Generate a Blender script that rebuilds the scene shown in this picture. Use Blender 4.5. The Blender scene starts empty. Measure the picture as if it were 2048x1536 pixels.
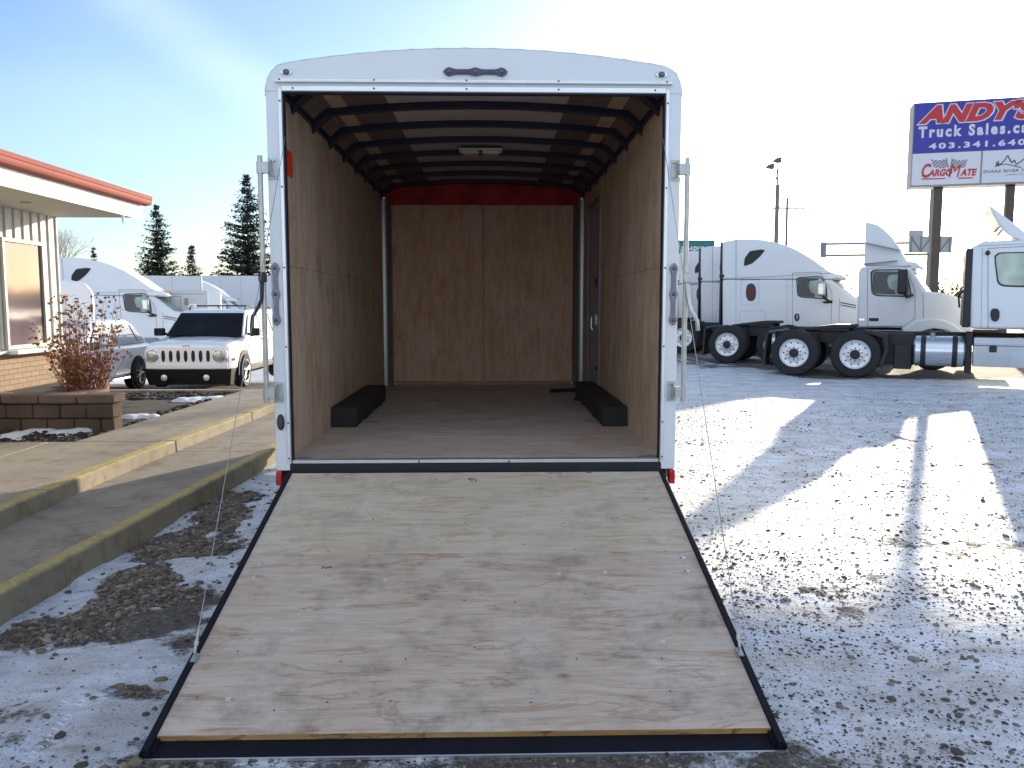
import bpy, math, random
import numpy as np
from mathutils import Vector, Matrix
random.seed(7); rng = np.random.default_rng(7)
S = bpy.context.scene; R = math.radians; PI = math.pi; TAU = 2*PI
COL = S.collection
# ------------------------------------------------------------------ camera
CAMH = 1.63
cd = bpy.data.cameras.new('camera'); cam = bpy.data.objects.new('camera', cd); COL.objects.link(cam)
cam.location = (0, 0, CAMH); cam.rotation_euler = (R(90-5.57), 0, R(-1.43))
cd.sensor_width = 36; cd.lens = 36*1640/2048; cd.clip_start = .05; cd.clip_end = 4000
S.camera = cam
# ------------------------------------------------------------------ light
SUN_EL, SUN_AZ = 11.6, 28.6          # azimuth measured from +Y towards +X
STREAK_N = (-.6026, .0339, -.7973)
w = bpy.data.worlds.new('World'); S.world = w; w.use_nodes = True
nt = w.node_tree; bg = nt.nodes['Background']
sky = nt.nodes.new('ShaderNodeTexSky'); sky.sky_type = 'NISHITA'; sky.sun_disc = False
sky.sun_elevation = R(SUN_EL); sky.sun_rotation = R(SUN_AZ); sky.dust_density = 2.2; sky.air_density = 1.0; sky.ozone_density = 3.0
sky.altitude = 900
# thin high cirrus and an added unseen cloud bank mixed into the sky
tcs = nt.nodes.new('ShaderNodeTexCoord'); mps = nt.nodes.new('ShaderNodeMapping')
mps.inputs['Rotation'].default_value = (.3, .9, .4); mps.inputs['Scale'].default_value = (.9, 2.6, 3.6)
nzs = nt.nodes.new('ShaderNodeTexNoise'); nzs.inputs['Scale'].default_value = 1.5; nzs.inputs['Detail'].default_value = 6; nzs.inputs['Roughness'].default_value = .45
rps = nt.nodes.new('ShaderNodeValToRGB'); rps.color_ramp.elements[0].position = .40; rps.color_ramp.elements[1].position = .80
rps.color_ramp.elements[0].color = (.0, .0, .0, 1); rps.color_ramp.elements[1].color = (.16, .16, .16, 1)
dtn = nt.nodes.new('ShaderNodeVectorMath'); dtn.operation = 'DOT_PRODUCT'; dtn.inputs[1].default_value = STREAK_N
ab = nt.nodes.new('ShaderNodeMath'); ab.operation = 'ABSOLUTE'
mrs = nt.nodes.new('ShaderNodeMapRange'); mrs.interpolation_type = 'SMOOTHSTEP'; mrs.inputs['From Min'].default_value = .05; mrs.inputs['From Max'].default_value = .0; mrs.inputs['To Max'].default_value = .24
ads = nt.nodes.new('ShaderNodeMath'); ads.operation = 'ADD'; ads.use_clamp = True; mul = nt.nodes.new('ShaderNodeMath'); mul.operation = 'MULTIPLY'
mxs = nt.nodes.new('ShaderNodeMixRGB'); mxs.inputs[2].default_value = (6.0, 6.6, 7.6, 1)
L_ = nt.links.new
L_(tcs.outputs['Generated'], mps.inputs[0]); L_(mps.outputs[0], nzs.inputs[0]); L_(nzs.outputs[0], rps.inputs[0])
L_(tcs.outputs['Generated'], dtn.inputs[0]); L_(dtn.outputs['Value'], ab.inputs[0]); L_(ab.outputs[0], mrs.inputs[0])
L_(mrs.outputs[0], mul.inputs[0]); L_(nzs.outputs[0], mul.inputs[1]); L_(mul.outputs[0], ads.inputs[0]); L_(rps.outputs[0], ads.inputs[1])
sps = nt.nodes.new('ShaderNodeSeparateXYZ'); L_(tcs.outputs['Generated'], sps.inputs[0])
mrb = nt.nodes.new('ShaderNodeMapRange'); mrb.interpolation_type = 'SMOOTHSTEP'; mrb.inputs['From Min'].default_value = .1; mrb.inputs['From Max'].default_value = -.6; mrb.inputs['To Max'].default_value = .85  # bright cloud behind the camera, added to lift the shaded faces
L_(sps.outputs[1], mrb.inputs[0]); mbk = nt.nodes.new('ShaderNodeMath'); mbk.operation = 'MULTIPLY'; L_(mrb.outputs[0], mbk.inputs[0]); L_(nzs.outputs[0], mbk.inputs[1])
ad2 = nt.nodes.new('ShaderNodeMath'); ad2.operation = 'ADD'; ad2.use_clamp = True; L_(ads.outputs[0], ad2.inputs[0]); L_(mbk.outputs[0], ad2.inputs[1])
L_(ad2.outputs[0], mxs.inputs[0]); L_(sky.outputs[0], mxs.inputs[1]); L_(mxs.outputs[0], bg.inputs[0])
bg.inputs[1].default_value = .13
sd = bpy.data.lights.new('sun', 'SUN'); sun = bpy.data.objects.new('sun', sd); COL.objects.link(sun)
sd.energy = 4.5; sd.angle = R(.7); sd.color = (1, .86, .66)
sun.rotation_euler = (R(90-SUN_EL), 0, R(180-SUN_AZ)); sun.location = (20, 35, 12)
# lamp looks down its -Z: with euler (90-el,0,a) the -Z axis points away from the sun direction
S.view_settings.view_transform = 'Standard'; S.view_settings.look = 'None'; S.view_settings.gamma = 1
S.view_settings.exposure = 1.0
S.cycles.max_bounces = 6; S.cycles.diffuse_bounces = 4; S.cycles.glossy_bounces = 3; S.cycles.transparent_max_bounces = 6
S.cycles.use_denoising = True

# ------------------------------------------------------------------ photo measuring helpers (give true world points at a stated depth or height)
_F = 1640.; _Y = R(1.43); _P = R(5.57)
_fw = Vector((math.sin(_Y)*math.cos(_P), math.cos(_Y)*math.cos(_P), -math.sin(_P)))
_rt = Vector((math.cos(_Y), -math.sin(_Y), 0)); _up = Vector((math.sin(_Y)*math.sin(_P), math.cos(_Y)*math.sin(_P), math.cos(_P)))
def ray(px, py): return _fw + (px-1024)/_F*_rt + (768-py)/_F*_up
def PY(px, py, Y):
    r = ray(px, py); return Vector((0, 0, CAMH)) + r*(Y/r.y)
def PG(px, py, z=0.):
    r = ray(px, py); return Vector((0, 0, CAMH)) + r*((z-CAMH)/r.z)

# ------------------------------------------------------------------ materials
def new_mat(name):
    m = bpy.data.materials.new(name); m.use_nodes = True
    return m, m.node_tree, m.node_tree.nodes['Principled BSDF']
def noise(nt, scale, detail=4, stretch=None, rough=.55, coord='Object', dist=0, rot=None):
    tc = nt.nodes.new('ShaderNodeTexCoord'); n = nt.nodes.new('ShaderNodeTexNoise')
    n.inputs['Scale'].default_value = scale; n.inputs['Detail'].default_value = detail; n.inputs['Roughness'].default_value = rough
    n.inputs['Distortion'].default_value = dist
    mp = nt.nodes.new('ShaderNodeMapping')
    if stretch: mp.inputs['Scale'].default_value = stretch
    if rot: mp.inputs['Rotation'].default_value = rot
    nt.links.new(tc.outputs[coord], mp.inputs[0]); nt.links.new(mp.outputs[0], n.inputs[0]); return n
def ramp(nt, src, stops):
    r = nt.nodes.new('ShaderNodeValToRGB'); e = r.color_ramp.elements
    while len(e) < len(stops): e.new(.5)
    for i, (p, c) in enumerate(stops):
        e[i].position = p; e[i].color = (*c, 1) if len(c) == 3 else c
    nt.links.new(src, r.inputs[0]); return r
def mixc(nt, f, a, b, mode='MIX'):
    m = nt.nodes.new('ShaderNodeMixRGB'); m.blend_type = mode
    for i, v in enumerate((f, a, b)):
        if hasattr(v, 'is_linked'): nt.links.new(v, m.inputs[i])
        elif i == 0: m.inputs[0].default_value = v
        else: m.inputs[i].default_value = (*v, 1)
    return m.outputs[0]
def bump(nt, p, h, strength=.3, dist=.01):
    b = nt.nodes.new('ShaderNodeBump'); b.inputs['Strength'].default_value = strength; b.inputs['Distance'].default_value = dist
    nt.links.new(h, b.inputs['Height']); nt.links.new(b.outputs[0], p.inputs['Normal'])
MATS = {}
def M(name, c=(.5, .5, .5), rough=.5, metal=0., var=.12, vs=6., bmp=0., coat=0., spec=None, emit=None):
    if name in MATS: return MATS[name]
    m, nt, p = new_mat(name)
    n = noise(nt, vs, 5)
    lo = tuple(max(0, x*(1-var)) for x in c); hi = tuple(min(1, x*(1+var)) for x in c)
    r = ramp(nt, n.outputs[0], [(.3, lo), (.7, hi)])
    nt.links.new(r.outputs[0], p.inputs['Base Color'])
    p.inputs['Roughness'].default_value = rough; p.inputs['Metallic'].default_value = metal
    if coat: p.inputs['Coat Weight'].default_value = coat; p.inputs['Coat Roughness'].default_value = .08
    if spec is not None: p.inputs['Specular IOR Level'].default_value = spec
    if bmp:
        n2 = noise(nt, vs*8, 4); bump(nt, p, n2.outputs[0], bmp, .004)
    if emit:
        p.inputs['Emission Color'].default_value = (*emit[0], 1); p.inputs['Emission Strength'].default_value = emit[1]
    MATS[name] = m; return m
white = M('white_paint', (.78, .79, .80), .35, var=.03, vs=2, coat=.3)
truckw = M('truck_white', (.74, .76, .78), .35, var=.03, vs=1.5, coat=.3)
alu = M('aluminium', (.72, .72, .70), .3, .85, .06, 12)
galv = M('zinc_plate', (.50, .51, .48), .38, .75, .12, 25)
chrome = M('chrome', (.8, .8, .8), .12, 1., .03)
black = M('black_steel', (.010, .010, .016), .6, 0, .2, 8)
blackp = M('black_plastic', (.018, .018, .02), .5, 0, .15, 10)
rubber = M('rubber', (.02, .02, .022), .8, 0, .25, 14, .2)
chassis = M('chassis_black', (.018, .018, .02), .6, 0, .3, 6)
redl = M('red_lens', (.55, .015, .02), .2, 0, .1, 20, coat=.5)
amber = M('amber_lens', (.8, .25, .04), .2, 0, .1, 20, coat=.5)
clearl = M('clear_lens', (.62, .64, .66), .12, .3, .1, 20, coat=.6)
screw = M('screw_steel', (.10, .10, .10), .4, .7, .1)
boltm = M('bolt_zinc', (.62, .68, .74), .3, .6, .1, 40)
darkglass = M('dark_glass', (.012, .015, .022), .12, 0, .1, 2, spec=.25)
cabglass = M('cab_glass', (.20, .27, .27), .08, 0, .75, 1.6, spec=.6)
rustred = M('sleeper_vent_red', (.10, .02, .015), .5)
steel_wire = M('wire_rope', (.35, .36, .36), .4, .7, .05)
wallgrey = M('door_panel_grey', (.33, .31, .29), .5, 0, .05, 4)
conc = None

def wood(name, c1, c2, c3, axis='x', grain=1., rough=.65, seam=None, dirt=0., knots=True, figure=1.):
    """plywood: stretched rotary-cut veneer figure, fine fibres, a few knots"""
    m, nt, p = new_mat(name)
    st = {'x': (.22, 1, 1), 'y': (1, .22, 1), 'z': (1, 1, .22)}[axis]
    a = noise(nt, 5*grain, 5, st, .6, dist=1.1)
    wv = nt.nodes.new('ShaderNodeMath'); wv.operation = 'MULTIPLY'; wv.inputs[1].default_value = 9*figure
    sn = nt.nodes.new('ShaderNodeMath'); sn.operation = 'SINE'
    nt.links.new(a.outputs[0], wv.inputs[0])
    w2 = nt.nodes.new('ShaderNodeMath'); w2.operation = 'MULTIPLY'; w2.inputs[1].default_value = TAU/2
    nt.links.new(wv.outputs[0], w2.inputs[0]); nt.links.new(w2.outputs[0], sn.inputs[0])
    r1 = ramp(nt, sn.outputs[0], [(.0, c1), (.78, c1), (.99, c2)])
    st2 = {'x': (.03, 1, 1), 'y': (1, .03, 1), 'z': (1, 1, .03)}[axis]
    f = noise(nt, 90*grain, 3, st2, .7)
    fr = ramp(nt, f.outputs[0], [(.35, (.80, .78, .76)), (.65, (1.0, 1.0, 1.0))])
    c = mixc(nt, .8, r1.outputs[0], fr.outputs[0], 'MULTIPLY')
    b = noise(nt, 1.7, 4, None, .6)
    br = ramp(nt, b.outputs[0], [(.38, c3), (.68, (1, 1, 1))])
    c = mixc(nt, .55, c, br.outputs[0], 'MULTIPLY')
    st3 = {'x': (.16, 1, 1), 'y': (1, .16, 1), 'z': (1, 1, .16)}[axis]
    pf = noise(nt, 14*grain, 4, st3, .65, dist=.6)
    pr = ramp(nt, pf.outputs[0], [(.45, (1, 1, 1)), (.66, c3)])
    c = mixc(nt, .7, c, pr.outputs[0], 'MULTIPLY')
    if knots:
        tc = nt.nodes.new('ShaderNodeTexCoord'); vo = nt.nodes.new('ShaderNodeTexVoronoi'); vo.inputs['Scale'].default_value = 2.6
        mpk = nt.nodes.new('ShaderNodeMapping'); mpk.inputs['Scale'].default_value = {'x': (.75, 1.2, 1.2), 'y': (1.2, .75, 1.2), 'z': (1.2, 1.2, .75)}[axis]
        nt.links.new(tc.outputs['Object'], mpk.inputs[0]); nt.links.new(mpk.outputs[0], vo.inputs[0])
        kr = ramp(nt, vo.outputs['Distance'], [(.0, (.16, .11, .07)), (.018, (.30, .20, .12)), (.034, (.72, .62, .5)), (.07, (1, 1, 1))])
        c = mixc(nt, .8, c, kr.outputs[0], 'MULTIPLY')
    if dirt:
        d = noise(nt, 3.1, 6, None, .7)
        dr = ramp(nt, d.outputs[0], [(.50, (1, 1, 1)), (.70, (.56, .56, .58))])
        c = mixc(nt, dirt, c, dr.outputs[0], 'MULTIPLY')
    nt.links.new(c, p.inputs['Base Color']); p.inputs['Roughness'].default_value = rough
    bump(nt, p, f.outputs[0], .12, .002)
    return m
ply_ramp_up = wood('plywood_pale', (.72, .63, .50), (.64, .52, .37), (.84, .76, .66), 'x', 1.5, dirt=.7, figure=.7)
ply_ramp_lo = wood('plywood_pink', (.70, .585, .475), (.58, .43, .32), (.80, .70, .62), 'x', 1.7, dirt=1., figure=.7)
ply_floor = wood('plywood_floor', (.66, .575, .50), (.56, .46, .39), (.75, .66, .6), 'x', 1.3, dirt=.4, knots=False)
ply_wall = wood('plywood_wall', (.70, .54, .41), (.60, .43, .31), (.78, .66, .57), 'z', .8, dirt=.6)
ply_front = wood('plywood_front', (.80, .50, .34), (.72, .43, .28), (.82, .7, .6), 'z', 1., dirt=.25, knots=False)
ply_edge = wood('plywood_edge', (.55, .36, .14), (.25, .13, .05), (.6, .4, .3), 'x', 2.5, knots=False)
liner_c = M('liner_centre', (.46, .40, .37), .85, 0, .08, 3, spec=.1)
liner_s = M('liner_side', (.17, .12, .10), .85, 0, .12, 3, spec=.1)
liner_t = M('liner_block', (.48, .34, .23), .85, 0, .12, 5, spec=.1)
bowm = M('bow_steel', (.012, .014, .03), .42, 0, .2, 8)
carpet = M('red_felt', (.42, .03, .03), .9, 0, .35, 4)

# ------------------------------------------------------------------ mesh builder
class MB:
    def __init__(s): s.v = []; s.f = []; s.mi = []; s.cur = 0
    def add(s, vs, fs, mi=None):
        b = len(s.v); s.v += [tuple(v) for v in vs]; s.f += [tuple(b+i for i in f) for f in fs]; s.mi += [s.cur if mi is None else mi]*len(fs); return s
    def box(s, x0, x1, y0, y1, z0, z1, T=None, mi=None):
        vs = [Vector(p) for p in ((x0,y0,z0),(x1,y0,z0),(x1,y1,z0),(x0,y1,z0),(x0,y0,z1),(x1,y0,z1),(x1,y1,z1),(x0,y1,z1))]
        if T: vs = [T @ v for v in vs]
        return s.add(vs, [(0,3,2,1),(4,5,6,7),(0,1,5,4),(1,2,6,5),(2,3,7,6),(3,0,4,7)], mi)
    def prism(s, pts, axis, a, b, mi=None, T=None):
        """pts: 2-D outline; axis 'y': (x,z) extruded in y; 'x': (y,z) in x; 'z': (x,y) in z"""
        def q(p, t): return {'y': (p[0], t, p[1]), 'x': (t, p[0], p[1]), 'z': (p[0], p[1], t)}[axis]
        n = len(pts); vs = [q(p, a) for p in pts]+[q(p, b) for p in pts]
        if T: vs = [T @ Vector(v) for v in vs]
        fs = [tuple(range(n-1, -1, -1)), tuple(range(n, 2*n))]+[(i, (i+1) % n, n+(i+1) % n, n+i) for i in range(n)]
        return s.add(vs, fs, mi)
    def tube(s, pts, r, n=8, mi=None, caps=True):
        pts = [Vector(p) for p in pts]; rs = r if isinstance(r, (list, tuple)) else [r]*len(pts); vs = []
        u = None
        for i, p in enumerate(pts):
            d = (pts[min(i+1, len(pts)-1)]-pts[max(i-1, 0)])
            d = d.normalized() if d.length > 1e-9 else Vector((0, 0, 1))
            if u is None: u = d.orthogonal().normalized()
            u = (u-d*u.dot(d)).normalized(); v = d.cross(u)
            vs += [p+(u*math.cos(TAU*k/n)+v*math.sin(TAU*k/n))*rs[i] for k in range(n)]
        fs = [(i*n+k, i*n+(k+1) % n, (i+1)*n+(k+1) % n, (i+1)*n+k) for i in range(len(pts)-1) for k in range(n)]
        if caps: fs += [tuple(range(n-1, -1, -1)), tuple((len(pts)-1)*n+k for k in range(n))]
        return s.add(vs, fs, mi)
    def lathe(s, prof, c=(0, 0, 0), axis='y', n=24, mi=None, cap=True):
        """prof: (radius, offset along axis)"""
        vs = []
        for (r, h) in prof:
            for k in range(n):
                a = TAU*k/n; x, y = r*math.cos(a), r*math.sin(a)
                v = {'y': (x, h, y), 'x': (h, x, y), 'z': (x, y, h)}[axis]; vs.append((v[0]+c[0], v[1]+c[1], v[2]+c[2]))
        m = len(prof); fs = [(i*n+k, i*n+(k+1) % n, (i+1)*n+(k+1) % n, (i+1)*n+k) for i in range(m-1) for k in range(n)]
        if cap and prof[0][0] > 1e-6: fs.append(tuple(range(n-1, -1, -1)))
        if cap and prof[-1][0] > 1e-6: fs.append(tuple((m-1)*n+k for k in range(n)))
        return s.add(vs, fs, mi)
    def ball(s, c, r, n=10, m=6, sc=(1, 1, 1), mi=None):
        vs = [(c[0], c[1], c[2]-r*sc[2])]
        for i in range(1, m):
            t = PI*i/m-PI/2
            vs += [(c[0]+r*sc[0]*math.cos(t)*math.cos(TAU*k/n), c[1]+r*sc[1]*math.cos(t)*math.sin(TAU*k/n), c[2]+r*sc[2]*math.sin(t)) for k in range(n)]
        vs.append((c[0], c[1], c[2]+r*sc[2])); L = len(vs)-1
        fs = [(0, 1+(k+1) % n, 1+k) for k in range(n)]+[(L, L-n+k, L-n+(k+1) % n) for k in range(n)]
        fs += [(1+i*n+k, 1+i*n+(k+1) % n, 1+(i+1)*n+(k+1) % n, 1+(i+1)*n+k) for i in range(m-2) for k in range(n)]
        return s.add(vs, fs, mi)
    def quad(s, a, b, c, d, mi=None): return s.add([a, b, c, d], [(0, 1, 2, 3)], mi)
    def loft(s, secs, cap=True, mi=None):
        n = len(secs[0]); vs = [p for q in secs for p in q]
        fs = [(i*n+k, i*n+(k+1) % n, (i+1)*n+(k+1) % n, (i+1)*n+k) for i in range(len(secs)-1) for k in range(n)]
        if cap: fs += [tuple(range(n-1, -1, -1)), tuple((len(secs)-1)*n+k for k in range(n))]
        return s.add(vs, fs, mi)
    def build(s, name, mat, parent=None, bevel=0, seg=2, smooth=True, label=None):
        me = bpy.data.meshes.new(name); me.from_pydata(s.v, [], s.f)
        for m in (mat if isinstance(mat, (list, tuple)) else [mat]): me.materials.append(m)
        if any(s.mi): me.polygons.foreach_set('material_index', s.mi)
        import bmesh
        bm = bmesh.new(); bm.from_mesh(me); bmesh.ops.recalc_face_normals(bm, faces=bm.faces); bm.to_mesh(me); bm.free()
        o = bpy.data.objects.new(name, me); COL.objects.link(o)
        if parent: o.parent = parent
        if label: o['label'] = label
        if bevel:
            b = o.modifiers.new('bevel', 'BEVEL'); b.width = bevel; b.segments = seg; b.limit_method = 'ANGLE'; b.angle_limit = R(28); b.harden_normals = False
        if smooth:
            me.polygons.foreach_set('use_smooth', [True]*len(me.polygons))
            try: me.set_sharp_from_angle(angle=R(38))
            except Exception: pass
        return o
def thing(name, label, cat, loc=(0, 0, 0), rz=0, group=None):
    o = bpy.data.objects.new(name, None); COL.objects.link(o); o.empty_display_size = .2
    o.location = loc; o.rotation_euler = (0, 0, rz); o['label'] = label; o['category'] = cat
    if group: o['group'] = group
    return o
def tag(o, label=None, cat=None, group=None, kind=None):
    if label: o['label'] = label
    if cat: o['category'] = cat
    if group: o['group'] = group
    if kind: o['kind'] = kind
    return o
def copy_tree(o, parent=None):
    c = o.copy(); COL.objects.link(c)
    if parent: c.parent = parent
    for ch in list(o.children): copy_tree(ch, c)
    return c
def text(s, size, mat, parent, loc, rot=(PI/2, 0, 0), shear=0., offset=0., spacing=1., sx=1., name='lettering', depth=.004, align='LEFT'):
    cu = bpy.data.curves.new('t', 'FONT'); cu.body = s; cu.size = size; cu.shear = shear; cu.offset = offset; cu.space_character = spacing
    cu.extrude = depth; cu.align_x = align; cu.resolution_u = 3
    t = bpy.data.objects.new('t', cu); COL.objects.link(t)
    bpy.context.view_layer.update()
    me = bpy.data.meshes.new_from_object(t.evaluated_get(bpy.context.evaluated_depsgraph_get()))
    bpy.data.objects.remove(t); me.materials.clear(); me.materials.append(mat)
    o = bpy.data.objects.new(name, me); COL.objects.link(o); o.parent = parent; o.location = loc; o.rotation_euler = rot; o.scale = (sx, 1, 1)
    return o

def copies(proto, places, mat4=None):
    """place proto and plain copies of it at the given points, each a part of its own"""
    for i, p in enumerate(places):
        o = proto if i == 0 else proto.copy()
        if i: COL.objects.link(o)
        T = Matrix.Translation(Vector(p)); o.matrix_local = (mat4 @ T) if mat4 else T
# ------------------------------------------------------------------ value noise in numpy
def _hash(ix, iy, sd): 
    n = (ix.astype(np.int64)*374761393+iy.astype(np.int64)*668265263+sd*1442695) & 0x7fffffff
    n = ((n ^ (n >> 13))*1274126177) & 0x7fffffff
    return ((n ^ (n >> 16)) & 0xffff)/65535.
def vnoise(x, y, sd=0):
    ix = np.floor(x); iy = np.floor(y); fx = x-ix; fy = y-iy; fx = fx*fx*(3-2*fx); fy = fy*fy*(3-2*fy)
    a = _hash(ix, iy, sd); b = _hash(ix+1, iy, sd); c = _hash(ix, iy+1, sd); d = _hash(ix+1, iy+1, sd)
    return (a*(1-fx)+b*fx)*(1-fy)+(c*(1-fx)+d*fx)*fy
def fbm(x, y, o=4, sd=0):
    s = 0; a = .5; t = 0
    for i in range(o):
        s = s+a*vnoise(x, y, sd+i); t += a; a *= .55; x = x*2.03+11.3; y = y*2.03+7.1
    return s/t
def sstep(a, b, x): t = np.clip((x-a)/(b-a), 0, 1); return t*t*(3-2*t)
def base_h(x, y):
    dip = -.5*sstep(12.5, 27, y)*sstep(-2.5, -6, x)
    return dip
def ground_h(x, y):
    x = np.asarray(x, float); y = np.asarray(y, float)
    near = np.clip(1-(y-12)/25, 0, 1)
    h = base_h(x, y)+(fbm(x*1.3, y*1.3, 3, 5)-.5)*.035*near+(fbm(x*9, y*9, 3, 9)-.5)*.014*near
    # gravel heap between kerb and ramp
    h = h+.02*sstep(.4, .7, fbm(x*2.2, y*2.2, 3, 21))*sstep(-1.2, -1.5, x)*sstep(7.5, 6.5, y)*near
    return h

# ================================================================== GROUND
def grid_mesh(name, xs, ys, hf):
    X, Y = np.meshgrid(xs, ys); Z = hf(X, Y); nx, ny = len(xs), len(ys)
    me = bpy.data.meshes.new(name); me.vertices.add(nx*ny)
    me.vertices.foreach_set('co', np.stack([X, Y, Z], -1).reshape(-1).astype(np.float32))
    i = np.arange(ny-1)[:, None]*nx+np.arange(nx-1)[None, :]; q = np.stack([i, i+1, i+nx+1, i+nx], -1).reshape(-1)
    nf = (nx-1)*(ny-1); me.loops.add(nf*4); me.loops.foreach_set('vertex_index', q.astype(np.int32)); me.polygons.add(nf)
    me.polygons.foreach_set('loop_start', np.arange(0, nf*4, 4, dtype=np.int32)); me.polygons.foreach_set('use_smooth', [True]*nf)
    me.update(); me.validate(); return me, X, Y
def blob(X, Y, cx, cy, rx, ry, a=0.):
    c, s = math.cos(a), math.sin(a); u = ((X-cx)*c+(Y-cy)*s)/rx; v = (-(X-cx)*s+(Y-cy)*c)/ry
    return np.exp(-(u*u+v*v))
def pxblob(X, Y, px, py, rx, ry, a=0.):
    p = PG(px, py); return blob(X, Y, p.x, p.y, rx, ry, a)
def snow_mask(X, Y):
    """1 = snow cover, 0 = bare gravel / dirt"""
    n = fbm(X*2.6, Y*2.6, 5, 31)-.5+.55*(fbm(X*10, Y*7, 4, 33)-.5)
    left = sstep(-1.0, -1.3, X)*sstep(9, 8, Y)
    g = .62+n*1.0
    L = .66+n*1.4
    for px, py, rx, ry, k in ((445,1030,.27,.75,1.0),(275,1160,.2,.22,.95),(80,1260,.13,.14,.95),(190,1232,.12,.14,.8),(312,1096,.17,.3,.9),(395,1110,.14,.3,.5),(290,1245,.30,.26,.75),(375,1215,.12,.3,.7),(365,1295,.10,.16,.75),(500,1170,.08,.15,.5),(230,1400,.22,.12,.4),(330,1385,.12,.08,.4),(110,1480,.15,.08,.35),(340,1475,.12,.07,.4),(50,1350,.12,.05,.35),(470,1190,.07,.1,.4)):
        L = L-k*pxblob(X, Y, px, py, rx, ry, .1)
    for px, py, rx, ry, k in ((410,1135,.14,.22,.5),(130,1200,.14,.2,.6),(330,1055,.08,.18,.5),(480,955,.12,.35,.4),(30,1330,.2,.1,.35),(320,1222,.08,.05,.45),(330,1330,.1,.06,.4)):
        L = L+k*pxblob(X, Y, px, py, rx, ry, .1)
    L = L+.16*sstep(4.0, 3.6, Y)
    s = g*(1-left)+L*left
    # right-hand yard: packed snow and ice, barer and browner in streaks
    s = s+.12*sstep(3, 7, Y)
    s = s+.10*(1-left)
    for px, py, rx, ry, k in ((1800,1090,1.1,.25,.22),(1600,1240,.8,.12,.12),(1880,900,.12,2.2,.25)):
        s = s-k*pxblob(X, Y, px, py, rx, ry)
    s = s+.5*sstep(13.2, 15.4, Y)*sstep(17.6, 16.6, Y)*sstep(1.2, 2.0, X)
    s = s-.9*sstep(17.0, 18.2, Y)*sstep(22.0, 20.5, Y)*sstep(6.3, 7.5, X)
    s = s-.55*sstep(20, 21.5, Y)*sstep(30, 28, Y)*sstep(4, 6, X)*(X < 40)
    s = s-.8*sstep(13.3, 13.7, Y)*sstep(20, 18.5, Y)*sstep(-2.8, -3.2, X)*sstep(-11, -9, X)
    s = s-.45*sstep(2.95, 2.75, Y)*sstep(2.3, 2.7, Y)*sstep(-1.6, -1.2, X)*sstep(1.6, 1.1, X)
    s = s-.3*sstep(2.75, 2.5, Y)*sstep(.0, .8, X)*sstep(2.4, 1.6, X)
    return np.clip(s, 0, 1)
xs = np.concatenate([-np.geomspace(900, 9.2, 40), np.arange(-9, -3.4, .12), np.arange(-3.4, 3.2, .028), np.arange(3.2, 14, .07), np.geomspace(14.2, 900, 50)])
ys = np.concatenate([-np.geomspace(60, .6, 12), np.arange(-.5, 2.0, .15), np.arange(2.0, 7.5, .028), np.arange(7.5, 22, .08), np.geomspace(22.2, 1600, 70)])
me, X, Y = grid_mesh('ground', xs, ys, ground_h)
for an, arr in (('snow', snow_mask(X, Y)), ('track', sstep(8.5, 6, Y)*0+blob(X, Y, -2.05, 2.9, .35, .6, 0))):
    a = me.attributes.new(an, 'FLOAT', 'POINT'); a.data.foreach_set('value', arr.reshape(-1).astype(np.float32))
ground = bpy.data.objects.new('ground', me); COL.objects.link(ground); ground['kind'] = 'structure'
ground['label'] = 'gravel truck yard thinly covered with packed snow'
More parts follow.
